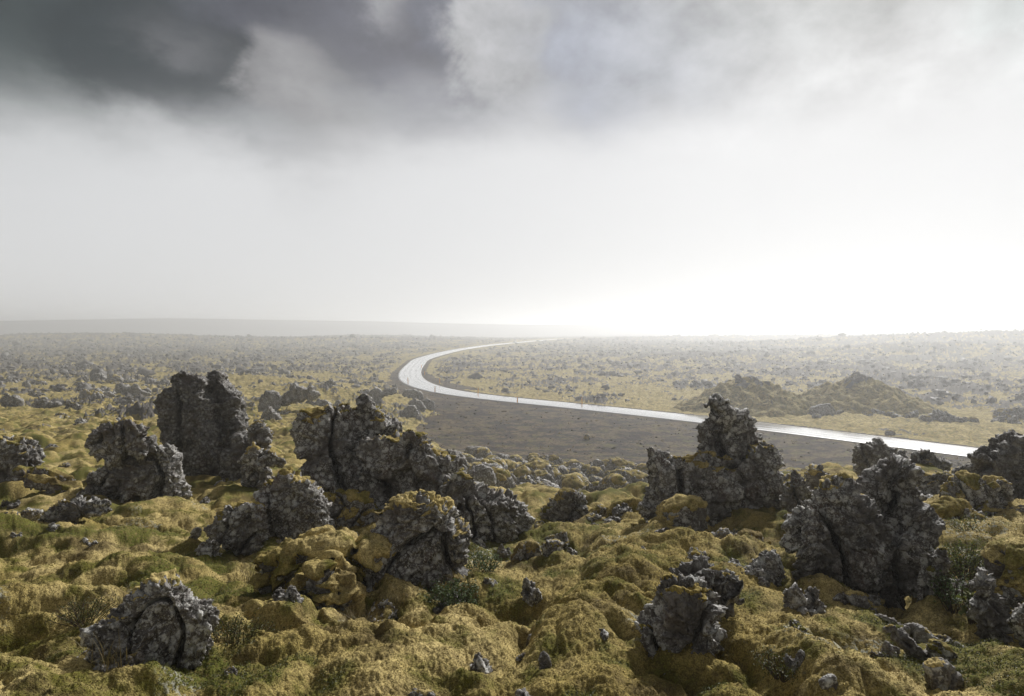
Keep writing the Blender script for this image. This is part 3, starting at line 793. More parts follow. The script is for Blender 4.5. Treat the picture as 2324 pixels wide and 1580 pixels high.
ANCH = []
def surface(x, y, fine=True):
    """height and what grows there"""
    r = np.hypot(x, y)
    z = smooth_z(x, y)
    rd = road_dist(x, y)
    bank = poly_sd(x, y, BANK)
    inner = poly_sd(x, y, _inner)
    p = flat3(x, y)
    w1 = perlin(p * .35) * 1.2 + perlin(p * .9) * .7
    gravel = np.maximum(np.maximum(bank + w1 * 1.1, inner + w1), np.where(rd < 60, 4.6 - rd + .3 * w1, -50))
    gmask = sstep(gravel, -.5, .5)
    roadside = 1 - sstep(rd, 4.0, 9.0)
    z = z * (1 - roadside) + (road_z(r) - .05 - .04 * np.maximum(rd - 3, 0)) * roadside
    calm = np.minimum(gmask * .94 + roadside, 1)
    nat = 1 - calm
    # --- cushions of moss over buried stones near by
    near = 1 - sstep(r, 14, 34)
    q = p + np.stack([perlin(p * .8 + 5), perlin(p * .8 + 9), 0 * x], -1) * F32(.35)
    c1 = 1 - worley(q * .55, True); c2 = 1 - worley(q * 1.55 + 7, True); c3 = 1 - worley(q * 4.1 + 3, True)
    md = sstep(perlin(p * .55 + 21) + .4 * perlin(p * 1.6), -.1, .6)
    lump = .46 * (c1 - .5) + (.10 + .07 * md) * (c2 - .55) + .07 * (c3 - .55) - (.02 + .09 * md) * sstep(1 - c2, .48, .72) - (.01 + .04 * md) * sstep(1 - c3, .5, .72) + .02 + .22 * fbm(p * .4, 3) - .05
    amt = sstep(r, 1.0, 3.5)
    z = z + near * lump * amt * nat
    if len(ANCH):                                   # stones sit snugly in the moss
        kk = np.where(r < 19)[0]
        if len(kk):
            apron = np.zeros(len(kk)); num = np.zeros(len(kk)); den = np.zeros(len(kk))
            for ax, ay, ar, ad in ANCH:
                w_ = np.exp(-((x[kk] - ax) ** 2 + ((y[kk] - ay) * .8) ** 2) / ar ** 2)
                num += w_ * ad; den += w_
                if ar > .3:
                    rho = np.hypot(x[kk] - ax, (y[kk] - ay)) / ar
                    apron += np.exp(-((rho - .75) / .3) ** 2)
            z[kk] += num / np.maximum(den, 1.0) + np.minimum(apron, 1.) * (.05 + .10 * perlin(p[kk] * 2.2 + 8))
    if fine:
        nr = r < 16
        pn = p[nr]
        g = .022 * perlin(pn * 7) + .012 * perlin(pn * 17) + .010 * perlin(pn * 41) + .005 * perlin(pn * 90)
        z[nr] += g * (1 - sstep(r[nr], 9, 16)) * nat[nr]
    # --- mid and far: tussocks, then broken lava
    mid = sstep(r, 10, 30)
    t1 = 1 - worley(q * .62 + 11, True)
    z = z + mid * nat * (.50 * (t1 - .6) + .30 * fbm(p * 1.3, 3) + .35 * fbm(p * .12, 3)) * (1 - .5 * sstep(r, 200, 600))
    lav_zone = sstep(r, 26, 45)
    thr_ = .535 - .11 * sstep(r, 180, 450) - .07 * sstep(x, 20, 90) + .27 * (1 - sstep(r + 30 * perlin(p * .02), 70, 210))
    rid = fbm(p * .34 + 31, 4, .72, True) + .25 * perlin(p * .1)
    rid2 = fbm(p * .06 + 3, 3, .5)
    crag = np.clip(rid * 1.0 + .5 * rid2 - thr_, 0, 1)
    # smooth moss meadow on the near left and beside the road on the right stays free of lava
    meadow = np.exp(-((x - 40) / 45) ** 2 - ((y - 92) / 16) ** 2)
    lav = crag * lav_zone * (1 - sstep(r, 800, 1000)) * (1 - .8 * sstep(r, 210, 300) * np.exp(-(rd / 45) ** 2)) * nat * (1 - .85 * np.clip(meadow, 0, 1))
    z = z + lav * (2.2 + .002 * r)
    z = z + gmask * (.05 * fbm(p * .7, 3) + .03 * perlin(p * 2.5)) * (rd > 3.2)
    z = np.where(rd < 4.3, np.minimum(z, road_z(r) - .045 - .015 * rd), z)
    lava_attr = sstep(lav, .0, .07)
    lava_attr = np.maximum(lava_attr, .95 * sstep(r, 780, 950))
    green = sstep(fbm(p * .6 + 60, 4) + .6 * fbm(p * 2.3, 3), .06, .30) * (1 - .75 * sstep(r, 25, 120))
    pale = sstep(perlin(p * .9 + 77) + .5 * perlin(p * 3.3), .45, .7) * (1 - sstep(r, 9, 14))
    return z, gmask, np.clip(lava_attr, 0, 1), green, pale

# where the noted rocks meet the moss
_an = []
for label_, lobes_, a_, k_ in HEROES:
    q = np.array(pix(lobes_[0][0], lobes_[0][1])); L_ = lobes_[0]
    for L2 in lobes_:
        q2 = np.array(pix(L2[0], L2[1]))
        if q2[:, 1].max() > q[:, 1].max(): q, L_ = q2, L2
    vb = q[:, 1].max()
    if vb > 1600 or L_[2] > 18: continue
    lowq = q[q[:, 1] > vb - .3 * np.ptp(q[:, 1])]
    P_ = at(lowq[:, 0].mean(), vb - .06 * np.ptp(q[:, 1]), L_[2] - .05)
    wid = (q[:, 0].max() - q[:, 0].min()) / FPX * L_[2]
    _an.append((P_[0], P_[1], max(.18, .62 * wid), P_[2]))
# crests and hollows of the moss near by
for u, v, d, rad in ((1165, 1430, 3.75, .25), (1240, 1438, 3.68, .22), (1290, 1545, 3.5, .2), (1350, 1515, 3.62, .2), (1425, 1492, 3.72, .2), (1185, 1570, 3.36, .16), (1265, 1390, 4.2, .25), (1330, 1360, 4.35, .25),
        (1400, 1357, 4.4, .25), (1480, 1370, 4.35, .2), (1425, 1281, 4.95, .22), (1730, 1400, 4.1, .25), (1800, 1435, 3.9, .25), (1880, 1480, 3.6, .25), (1530, 1560, 3.4, .25), (1620, 1510, 3.7, .22), (1034, 1428, 4.25, .25),
        (1080, 1510, 3.85, .22), (863, 1476, 3.9, .22), (880, 1550, 3.5, .2), (2240, 1470, 3.3, .3), (2010, 1500, 3.25, .2), (60, 1330, 5.6, .3), (130, 1290, 6.3, .3), (300, 1290, 6.3, .25), (420, 1420, 4.5, .25), (560, 1480, 4.0, .3)):
    P_ = at(u, v, d); _an.append((P_[0], P_[1], rad, P_[2]))
_ax = np.array([a[0] for a in _an]); _ay = np.array([a[1] for a in _an])
ANCH = []
_g0 = surface(_ax, _ay, False)[0]
ANCH = [(a[0], a[1], a[2], float(np.clip(a[3] - g, -.7 * a[2], .7 * a[2]))) for a, g in zip(_an, _g0)]
print('anchors', [round(a[3], 2) for a in ANCH])

# grid of rings about the viewpoint: fine where looked at, coarse all round
ang_f = np.linspace(-math.radians(43), math.radians(43), 1150)
ang_c = np.linspace(math.radians(43), math.radians(317), 120)[1:-1]
ANG = np.concatenate([ang_f, ang_c])
rr = [.35]
while rr[-1] < 2500:
    r_ = rr[-1]
    h_ = 1.7 + 10.5 * float(sstep(np.array(r_), 6, 60))
    px = r_ * r_ / (h_ * 683)              # depth of one row of the picture
    stepr = max(.0035 * r_, min(px * .8, .012 * r_)) if r_ > 2.2 else .12
    if r_ > 150: stepr = max(stepr, .006 * r_)
    rr.append(r_ + stepr)
RAD = np.array(rr)
nA, nR = len(ANG), len(RAD)
gx = (RAD[:, None] * np.sin(ANG)[None]).ravel(); gy = (RAD[:, None] * np.cos(ANG)[None]).ravel()
gz, g_grav, g_lava, g_green, g_pale = surface(gx, gy)
V = np.stack([gx, gy, gz], -1)
_k = (np.hypot(gx, gy) > 120) & (np.hypot(gx, gy) < 400) & (gy > 60)
print('lava cover', g_lava[_k].mean(), (g_lava[_k] > .5).mean(), 'green', (g_green[np.hypot(gx, gy) < 12] > .5).mean())
ii, jj = np.meshgrid(np.arange(nR - 1), np.arange(nA), indexing='ij')
jn = (jj + 1) % nA
F = np.stack([ii * nA + jj, (ii + 1) * nA + jj, (ii + 1) * nA + jn, ii * nA + jn], -1).reshape(-1, 4)
F = F[:, ::-1].copy()
fan = np.array([[k, (k + 1) % nA] for k in range(nA)])
gmean = g_grav[F].mean(1)
isg = gmean > .5
print('ground', nA, nR, len(V), round(time.time() - T0, 1))
u_, f_ = submesh(V, F, ~isg)
me = mesh_np('ground', V[u_], f_)
attr(me, 'lava', g_lava[u_]); attr(me, 'green', g_green[u_]); attr(me, 'pale', g_pale[u_])
tag(obj('ground', me, M_GROUND), kind='structure')
u_, f_ = submesh(V, F, isg)
me = mesh_np('embankment', V[u_], f_)
attr(me, 'green', np.clip(g_green[u_] * 1.0, 0, 1))
tag(obj('embankment', me, M_GRAVEL), kind='structure')

# ---------------------------------------------------------------- the road itself
def make_road_mat():
    s = NT('wet_asphalt'); p = s.pos()
    acr = s.attr('across'); alo = s.attr('along')
    comb = s.n('ShaderNodeCombineXYZ'); s.put(comb.inputs[0], s.math('MULTIPLY', acr, 1.0)); s.put(comb.inputs[1], s.math('MULTIPLY', alo, .035))
    st = s.noise(comb.outputs[0], 2.6, 4, .6)
    f = s.noise(p, 6., 3, .6)
    c = s.mix(s.step(st, .35, .65), (.055, .056, .058), (.13, .13, .131))
    # wheel tracks hold a film of water
    wob = s.math('ADD', acr, s.math('MULTIPLY', s.math('SUBTRACT', s.noise(comb.outputs[0], .6), .5), .5))
    tr = None
    for a in (-2.15, -.75, .75, 2.15):
        w = s.step(s.math('ABSOLUTE', s.math('SUBTRACT', wob, a)), .62, .12)
        tr = w if tr is None else s.math('MAXIMUM', tr, w)
    rough = s.math('SUBTRACT', s.step(st, .3, .7, .22, .34), s.math('MULTIPLY', tr, .08))
    edge = s.step(s.math('ABSOLUTE', acr), 2.66, 2.80)
    c = s.mix(s.math('MULTIPLY', edge, .6), c, (.11, .10, .095))
    rough = s.math('ADD', rough, s.math('MULTIPLY', edge, .35))
    m = s.out(c, rough, s.bump(f, .06, .02), 1.0)
    b = [n_ for n_ in s.t.nodes if n_.type == 'BSDF_PRINCIPLED'][0]
    b.inputs['Coat Weight'].default_value = 1.0; s.put(b.inputs['Coat Roughness'], s.math('ADD', .14, s.math('MULTIPLY', edge, .4)))
    return m
M_ROAD = make_road_mat()
offs = np.array([-3.1, -2.95, -2.8, -2.4, -2, -1.5, -1, -.5, 0, .5, 1, 1.5, 2, 2.4, 2.8, 2.95, 3.1])
zo = np.where(np.abs(offs) > 3.0, -.22, np.where(np.abs(offs) > 2.9, -.02, 0)) + .05 * (1 - (offs / 2.9) ** 2).clip(0)
RV = np.concatenate([np.stack([ROAD[:, 0] + RN[:, 0] * o_, ROAD[:, 1] + RN[:, 1] * o_, road_z(np.hypot(ROAD[:, 0], ROAD[:, 1])) + z_], -1)[:, None] for o_, z_ in zip(offs, zo)], 1)
nL, nO = RV.shape[:2]
ii, jj = np.meshgrid(np.arange(nL - 1), np.arange(nO - 1), indexing='ij')
RF = np.stack([ii * nO + jj, ii * nO + jj + 1, (ii + 1) * nO + jj + 1, (ii + 1) * nO + jj], -1).reshape(-1, 4)[:, ::-1].copy()
me = mesh_np('road', RV.reshape(-1, 3), RF)
attr(me, 'across', np.tile(offs, nL)); attr(me, 'along', np.repeat(np.arange(nL) * 2.0, nO))
tag(obj('road', me, M_ROAD), kind='structure')

for label_, lobes_, a_, k_ in HEROES:
    build_hero(label_, lobes_, *a_, **k_)
print('heroes', N_V, round(time.time() - T0, 1))
# ---------------------------------------------------------------- boulders and rubble, each a thing of its own
def put_tree(src, loc, rz, sc_, label, group, tilt=(0, 0)):
    c = src.copy(); COL.objects.link(c)
    for ch in src.children:
        d = ch.copy(); COL.objects.link(d); d.parent = c
    place(c, loc, rz, sc_, label, group, tilt)
    return c
def place(c, loc, rz, sc_, label, group, tilt=(0, 0)):
    c.location = loc; c.rotation_euler = (tilt[0], tilt[1], rz); c.scale = sc_
    c['label'] = label; c['category'] = 'rock'; c['group'] = group

def ellipsoids(parts):
    vs, fs, off = [], [], 0
    nu, nv = 20, 12
    for (cx, cy_, cz, rx, ry, rz) in parts:
        th = np.linspace(0, 2 * np.pi, nu, endpoint=False); ph = np.linspace(-np.pi / 2, np.pi / 2, nv)
        g = np.array([[cx + rx * math.cos(p) * math.cos(t), cy_ + ry * math.cos(p) * math.sin(t), cz + rz * math.sin(p)] for p in ph for t in th])
        vs.append(g)
        for i in range(nv - 1):
            for j in range(nu):
                a, b = i * nu + j, i * nu + (j + 1) % nu
                fs += [(a + off, b + off, b + nu + off), (a + off, b + nu + off, a + nu + off)]
        off += len(g)
    return np.concatenate(vs), np.array(fs)

def proto(kind, k, moss, rough, mat, voxel=.045):
    r = np.random.default_rng(100 + k)
    if kind == 'round':
        P = [(0, 0, .25, .5, r.uniform(.36, .5), r.uniform(.34, .48))]
        if r.random() < .6: P.append((r.uniform(-.3, .3), r.uniform(-.2, .2), .3, .34, .34, r.uniform(.25, .42)))
    else:
        P = [(0, 0, .12, .5, .36, .3)]
        for _ in range(4):
            P.append((r.uniform(-.38, .38), r.uniform(-.22, .22), r.uniform(.1, .42), r.uniform(.12, .26), r.uniform(.12, .24), r.uniform(.15, .42)))
    Vr, Fr = ellipsoids(P)
    Vr, Fr = remesh(Vr, Fr, voxel)
    Vr = relax(Vr, Fr, 2)
    # flat faces: shave with random planes
    for _ in range(7):
        n = r.normal(size=3); n[2] = abs(n[2]) * .6; n /= np.linalg.norm(n)
        d = Vr @ n; lim = np.quantile(d, r.uniform(.86, .97))
        ex = np.maximum(d - lim, 0); Vr = (Vr - .75 * ex[:, None] * n).astype(F32)
    o, _ = rock_from(Vr, Fr, moss, rough, 'boulder' if kind == 'round' else 'lava_rock', np.array([0, 0, 0.]), mat, seedshift=7.7 * k, moss_thick=.035, zref=.1)
    return o

ROUND = [proto('round', k, m, .8, M_ROCK) for k, m in enumerate((.26, .38, .12, .32, .04, .48, .2, .36))]
CRAGS = [proto('crag', 20 + k, m, 1.15, M_ROCK) for k, m in enumerate((.1, .25, .05, .4, .15, .2, .3))]
used = {o.name: False for o in ROUND + CRAGS}
def drop(pool, i, xyz, rz, s, label, group, squash=1.):
    src = pool[i]
    sc_ = (s, s * random.uniform(.85, 1.15), s * squash)
    tilt = (random.uniform(-.2, .2), random.uniform(-.2, .2))
    if not used[src.name]:
        used[src.name] = True
        place(src, xyz, rz, sc_, label, group, tilt)
    else:
        put_tree(src, xyz, rz, sc_, label, group, tilt)

def poisson(poly, n, rmin, seed):
    r = np.random.default_rng(seed)
    P = hit([a for a, b in poly], [b for a, b in poly], dmin=6)[:, :2]
    lo, hi = P.min(0), P.max(0)
    pts = []
    cand = r.uniform(lo, hi, (n * 60, 2))
    cand = cand[poly_sd(cand[:, 0], cand[:, 1], P) > 0]
    for c in cand:
        if all((c[0] - q[0]) ** 2 + (c[1] - q[1]) ** 2 > rmin ** 2 for q in pts):
            pts.append(c)
            if len(pts) >= n: break
    return np.array(pts)
def heights(p): return surface(p[:, 0].copy(), p[:, 1].copy(), False)[0]

fld = [(1010, 1060), (1050, 1045), (1140, 1052), (1300, 1064), (1465, 1066), (1460, 1120), (1450, 1150), (1390, 1166), (1230, 1172), (1150, 1150), (1080, 1110)]
pts = poisson(fld, 500, .82, 1)
pts = pts[(pts[:, 1] > 24)][:190]
zs = heights(pts)
for k, (p, z) in enumerate(zip(pts, zs)):
    s = random.choice((.7, .8, 1.0, 1.2, 1.5, 1.9)) * random.uniform(.7, 1.0) * (.8 + .35 * p[1] / 50)
    i = random.randrange(8)
    lab = ('grey stone with little moss heaped in the boulder hollow before the gravel bank' if i in (2, 4) else
           'round stone under a moss cap heaped in the boulder hollow before the gravel bank')
    drop(ROUND, i, (p[0], p[1], z - .02 * s), random.uniform(0, 6.3), s, lab, 'grey bare boulders in the hollow' if i in (2, 4) else 'moss-capped boulders in the hollow', random.uniform(.8, 1.15))
H2 = build_hero
H2('biggest boulder of the hollow, upright and moss-topped, at the foot of the gravel bank', [
    (2, [(1875, 1240), (1885, 1180), (1910, 1140), (1990, 1135), (2030, 1170), (2060, 1260), (2065, 1310), (1990, 1330), (1920, 1330), (1890, 1280)], None, .9)], .5, .7, name='boulder')
H2('wide bare-faced boulder left of the biggest boulder of the hollow', [
    (2, [(1710, 1240), (1760, 1190), (1830, 1190), (1900, 1230), (1920, 1300), (1880, 1330), (1800, 1320), (1725, 1290)], None, .9)], .4, .8, name='boulder')
H2('slanting grey slab-like boulder at the top right rim of the boulder hollow', [
    (3, [(885, 1300), (940, 1235), (1000, 1218), (1032, 1250), (1032, 1320), (950, 1340)], None, .9)], .35, .7, name='boulder')
H2('mossy boulder touching the slanting slab at the rim of the boulder hollow', [
    (3, [(1030, 1260), (1070, 1245), (1117, 1265), (1112, 1320), (1050, 1330)], None, .9)], .6, .7, name='boulder')

# the slope and plain to the left
H2('rounded black boulder standing alone far off on the left plain', [(1, [(752, 545), (757, 500), (780, 473), (850, 473), (888, 510), (888, 560), (850, 582), (770, 580)], None, .95)], .05, .8, mat=M_DROCK, vox=.8)
H2('hazy dark lava mass right behind the twin-topped pinnacle', [
    (2, [(70, 810), (90, 720), (150, 655), (230, 670), (262, 740), (240, 800), (130, 860), (75, 850)], 54, .9), (2, [(230, 760), (270, 700), (340, 650), (350, 600), (380, 590), (400, 620), (480, 640), (520, 610), (538, 650), (600, 700), (540, 740), (400, 755), (280, 790)], 55, .8)], .1, 1.1, vox=.9)
H2('small pointed lava spire below the hazy dark mass', [(2, [(85, 905), (110, 840), (170, 798), (200, 840), (232, 868), (268, 908), (200, 930), (120, 925)], 46, .9)], .15, 1.2, vox=.9)
H2('craggy lava knoll on the slope left of the road bend', [(2, [(985, 750), (1010, 660), (1060, 628), (1110, 660), (1150, 640), (1225, 632), (1245, 680), (1130, 710), (1060, 775), (1000, 775)], None, .9)], .15, 1.2, vox=.8)
H2('notched dark lava crest nearest the road bend', [(2, [(1275, 700), (1300, 645), (1340, 652), (1390, 648), (1440, 670), (1480, 725), (1400, 735), (1340, 720)], None, .9)], .1, 1.2, vox=.8)
H2('lava lump below the notched crest, above two others on the slope', [(2, [(1325, 760), (1390, 720), (1440, 750), (1485, 805), (1430, 835), (1360, 800)], None, .9)], .2, 1.1, vox=.8)
H2('lowest of the lava lumps beside the gravel bank', [(2, [(1285, 845), (1330, 780), (1400, 790), (1430, 865), (1340, 885), (1290, 870)], None, .9)], .2, 1.1, vox=.8)
H2('lava lump at the very edge of the gravel bank below the bend', [(2, [(1440, 760), (1490, 720), (1550, 755), (1565, 805), (1500, 815), (1450, 800)], None, .9)], .2, 1.1, vox=.8)
H2('dark lava heap on the slope left of the black boulder', [(1, [(190, 620), (200, 590), (230, 572), (252, 600), (255, 630), (210, 640)], None, .9)], .1, 1.1, vox=.8)
for k, (lab, P, d, m) in enumerate((
        ('jagged band of dark lava at far left mid-slope', [(0, 730), (30, 680), (70, 690), (130, 700), (190, 740), (200, 800), (110, 810), (0, 780)], 64, .15),
        ('dark flat lava heap left of the bird-headed rock, up the slope', [(250, 760), (310, 735), (385, 715), (400, 750), (500, 760), (520, 780), (400, 800), (330, 830), (270, 800)], 62, .15),
        ('jagged lava band in the middle of the left slope', [(640, 680), (700, 640), (780, 650), (830, 640), (880, 680), (930, 660), (980, 700), (900, 735), (760, 725), (660, 715)], 88, .12),
        ('second jagged lava band, right of the first, left of the pinnacle', [(985, 650), (1040, 620), (1090, 625), (1150, 595), (1180, 650), (1290, 690), (1200, 715), (1080, 690), (1000, 680)], 92, .12))):
    cxm = sum(p[0] for p in P) / len(P)
    H2(lab, [(1, P, None, .6)], m, 1.3, vox=.8)
lp = [(0, 868), (300, 862), (560, 870), (850, 895), (880, 930), (640, 962), (560, 1005), (330, 1010), (0, 985)]
pts = poisson(lp, 62, 2.6, 7); zs = heights(pts)
for p, z in zip(pts, zs):
    s = random.choice((.8, 1.0, 1.3, 1.8, 2.3)) * random.uniform(.8, 1.1) * (.6 + p[1] / 130)
    drop(CRAGS, random.randrange(7), (p[0], p[1], z - .15 * s), random.uniform(0, 6.3), s, 'small dark lava rock sticking out of the yellow moss slope on the left', 'lava rocks strewn over the left slope', random.uniform(.6, 1.1))
pts = poisson([(10, 1010), (190, 1000), (360, 1030), (200, 1110), (110, 1060), (0, 980)], 6, 1.5, 9); zs = heights(pts)
for p, z in zip(pts, zs):
    s = random.uniform(.3, .6)
    drop(CRAGS, random.randrange(7), (p[0], p[1], z - .15 * s), random.uniform(0, 6.3), s, 'fist-sized lava stone in the moss above the left edge outcrop', 'little stones above the left edge outcrop', .8)
# stones poking out of the foreground moss, many of them at the feet of the big rocks
r5 = np.random.default_rng(21)
pp = []
for a in ANCH:
    if a[2] > .3:
        for _ in range(3):
            t = r5.uniform(0, 6.28); pp.append((a[0] + math.cos(t) * a[2] * r5.uniform(.9, 1.5), a[1] - abs(math.sin(t)) * a[2] * r5.uniform(.6, 1.3)))
q = hit(r5.uniform(60, 2280, 30), r5.uniform(1240, 1560, 30))
pp = np.array(pp + [(a[0], a[1]) for a in q])
pp = pp[np.abs(pp[:, 0] / pp[:, 1]) < .78]
zs = heights(pp)
for p, z in zip(pp, zs):
    s = r5.choice((.09, .12, .16, .22, .3)) * r5.uniform(.8, 1.2) * (.7 + p[1] / 16)
    drop(CRAGS, r5.integers(7), (p[0], p[1], z - .17 * s), r5.uniform(0, 6.3), s, 'little lava stone poking out of the foreground moss among the big rocks', 'little stones in the foreground moss', r5.uniform(.7, 1.1))
# beyond the road on the right
H2('whale-backed grey boulder before the gap between the two mossy hills', [(4, [(480, 858), (510, 800), (590, 773), (680, 768), (720, 825), (745, 855), (650, 875), (500, 875)], None, .9)], .05, .8, vox=.8)
_row = [(760, 850, 1.2), (835, 845, .9), (900, 848, 1.1), (960, 850, 1.5), (1010, 862, 1.2), (1070, 850, 2.2), (1135, 838, 2.1), (1170, 870, 1.5), (1230, 880, 1.8), (1300, 880, 1.7), (1380, 870, 2.0), (1470, 900, 2.6), (1570, 895, 3.0), (1640, 905, 2.4), (1740, 910, 2.0), (1850, 905, 2.0), (1880, 920, 1.6), (2140, 890, 3.6), (2250, 885, 3.2), (2090, 920, 2.0), (2230, 935, 2.0), (1180, 1025, 1.1), (560, 880, 1.3), (150, 800, 2.2), (230, 740, 1.8)]
_px = pix(4, [(a, b + 6) for a, b, c in _row])
_h = hit([a for a, b in _px], [b for a, b in _px], dmin=30)
_z = heights(_h)
for p, z, (a, b, s) in zip(_h, _z, _row):
    drop(CRAGS if s > 1.6 else ROUND, random.randrange(7), (p[0], p[1], z - .12 * s), random.uniform(0, 6.3), s, 'dark stone in the row lying along the foot of the two mossy hills', 'stones along the foot of the mossy hills', random.uniform(.7, 1.))
H2('low moss tussock lying alone on the bare gravel bank', [(3, [(695, 1065), (715, 1025), (750, 1022), (765, 1060), (740, 1080)], None, .9)], 1.0, .5, cat='moss tussock', name='moss_tussock', vox=.8)

# ---------------------------------------------------------------- two mossy hills beyond the road
def mound(u, d, zpk, rx, ry, pw, skew, seed):
    c = at(u, 900, d)[:2]
    na, nr = 200, 110
    th = np.linspace(0, 2 * np.pi, na, endpoint=False); rho = np.linspace(0.004, 1.15, nr)
    R, T = np.meshgrid(rho, th, indexing='ij')
    x = (c[0] + rx * R * np.cos(T)).ravel(); y = (c[1] + ry * R * np.sin(T)).ravel()
    rn = R.ravel() * (1 + .13 * perlin(flat3(x * .14, y * .14, seed)))
    g = surface(x, y, False)[0]
    prof = np.clip(1 - rn, 0, 1) ** pw
    p = flat3(x, y)
    base = GROUND_Z(c[0], c[1])
    H = zpk - base
    z = g + H * prof + (.6 * (.6 - worley(p * .55, True)) + .7 * fbm(p * .28 + seed, 3) + .22 * (1 - worley(p * 1.7, True))) * np.clip(prof * 6, 0, 1) - .5 * sstep(rn, .93, 1.1)
    crest = sstep(prof + .45 * fbm(p * .4 + 9, 3), .72, .88) * .95 + .9 * sstep(fbm(p * .5 + seed, 4, .65), .36, .46)
    me = mesh_np('hill', np.stack([x, y, z], -1), np.array([[i * na + j, i * na + (j + 1) % na, (i + 1) * na + (j + 1) % na, (i + 1) * na + j] for i in range(nr - 1) for j in range(na)])[:, ::-1].copy())
    attr(me, 'lava', np.clip(crest, 0, 1) * .9); attr(me, 'green', .5 * np.clip(.8 * sstep(np.cos(T.ravel() - skew), .0, .8) * sstep(fbm(p * .3, 3), -.4, .3) + .7 * sstep(fbm(p * .55 + 3, 4), -.05, .25), 0, 1)); attr(me, 'pale', 0 * x)
    tag(obj('hill', me, M_GROUND), kind='structure')
mound(1700, 104, -7.35, 11.5, 10, 1.05, -.2, 3.3)
mound(1948, 105, -6.95, 12.0, 10, 1.15, -.1, 8.1)
H2('cairn-like lava stack on top of the left mossy hill', [(3, [(1975, 600), (1985, 560), (1980, 545), (1992, 515), (2010, 513), (2022, 530), (2035, 552), (2050, 575), (2065, 600)], 103.5, .8)], .0, 1.0, mat=M_DROCK, vox=.55)
H2('small pointed lava stone next to the stack on the left mossy hill', [(3, [(2080, 590), (2090, 550), (2108, 538), (2125, 552), (2128, 590)], 103.5, .8)], .0, 1.0, mat=M_DROCK, vox=.55)
H2('rocky cap on the peak of the right mossy hill', [(4, [(765, 590), (800, 560), (870, 530), (890, 518), (930, 540), (970, 548), (1010, 580), (900, 600)], 104, .6)], .3, 1.0, vox=.6)

# ---------------------------------------------------------------- marker posts and a far car
def plain_mat(name, col, rough=.5, spec=.4, metallic=0., vary=.15):
    s = NT(name); p = s.pos()
    c = s.mix(s.math('MULTIPLY', s.noise(p, 9., 4), vary * 2), col, tuple(x * .55 for x in col))
    return s.out(c, rough, None, spec, metallic)
M_ORANGE = plain_mat('orange_plastic', (.90, .40, .03), .5, .3)
M_REFL = plain_mat('reflector', (.75, .74, .70), .25, .6)
def bevel_box(x0, x1, y0, y1, z0, z1, b=.012, top_slant=0.):
    import bmesh
    bm = bmesh.new()
    bmesh.ops.create_cube(bm, size=1)
    for v_ in bm.verts:
        v_.co = ((x0 + x1) / 2 + v_.co.x * (x1 - x0), (y0 + y1) / 2 + v_.co.y * (y1 - y0), (z0 + z1) / 2 + v_.co.z * (z1 - z0))
        if v_.co.z > (z0 + z1) / 2 and v_.co.y > (y0 + y1) / 2: v_.co.z -= top_slant
    bmesh.ops.bevel(bm, geom=bm.edges[:], offset=b, segments=2, affect='EDGES')
    me = bpy.data.meshes.new('part'); bm.to_mesh(me); bm.free()
    return me
post = bpy.data.objects.new('marker_post', None); COL.objects.link(post)
obj('post', bevel_box(-.085, .085, -.025, .025, -.35, 1.06, .008, .04), M_ORANGE, post)
obj('reflector', bevel_box(-.045, .045, -.033, -.0255, .80, .93, .003), M_REFL, post)
_posts = [(1174, 915.5, 'orange marker post on the near side of the road, standing nearest the viewer'), (1321, 917.0, 'orange marker post on the far side of the road straight, right of all the others'),
          (987, 889.7, 'orange marker post on the near side where the bend begins'), (1085, 893, 'orange marker post on the far side, between the bend and the straight'),
          (926, 868.5, 'orange marker post on the outside of the bend, left of all the others'), (998, 869.5, 'orange marker post on the inner verge, lowest of three in the bend'),
          (964, 851, 'orange marker post on the inner verge, middle one of three in the bend'), (956.5, 836, 'orange marker post on the inner verge, farthest of three in the bend')]
for k, (u, v, lab) in enumerate(_posts):
    d_ = ray(u, v); t = (ZR - .12) / d_[2]
    p = d_ * t
    o = post if k == 0 else put_tree(post, (0, 0, 0), 0, (1, 1, 1), lab, 'orange marker posts along the road')
    o.location = (p[0], p[1], GROUND_Z(p[0], p[1])); o.rotation_euler = (random.uniform(-.04, .04), random.uniform(-.05, .05), random.uniform(-.3, .3)); o.scale = (1, 1, 1)
    tag(o, lab, 'marker post', 'orange marker posts along the road')

M_CAR = plain_mat('silver_paint', (.45, .46, .47), .3, .5, .3, .05)
M_GLASS = plain_mat('dark_glass', (.03, .035, .04), .08, .6, 0, .0)
M_TYRE = plain_mat('tyre_rubber', (.02, .02, .02), .8, .2)
M_LAMP = plain_mat('lamp_lens', (.8, .8, .76), .15, .6)
ci = int(np.argmin((ROAD[:, 0] - (at(1165, 0, 1)[0]) * ROAD[:, 1]) ** 2 + 1e3 * (ROAD[:, 1] < 400)))
car = bpy.data.objects.new('car', None); COL.objects.link(car)
hd = _rt[ci]
car.location = (ROAD[ci, 0] - RN[ci, 0] * 1.4, ROAD[ci, 1] - RN[ci, 1] * 1.4, float(road_z(np.hypot(*ROAD[ci]))) + .04); car.rotation_euler = (0, 0, math.atan2(hd[1], hd[0]))
tag(car, 'tiny silver car far off on the road, half lost in the mist', 'car')
import bmesh
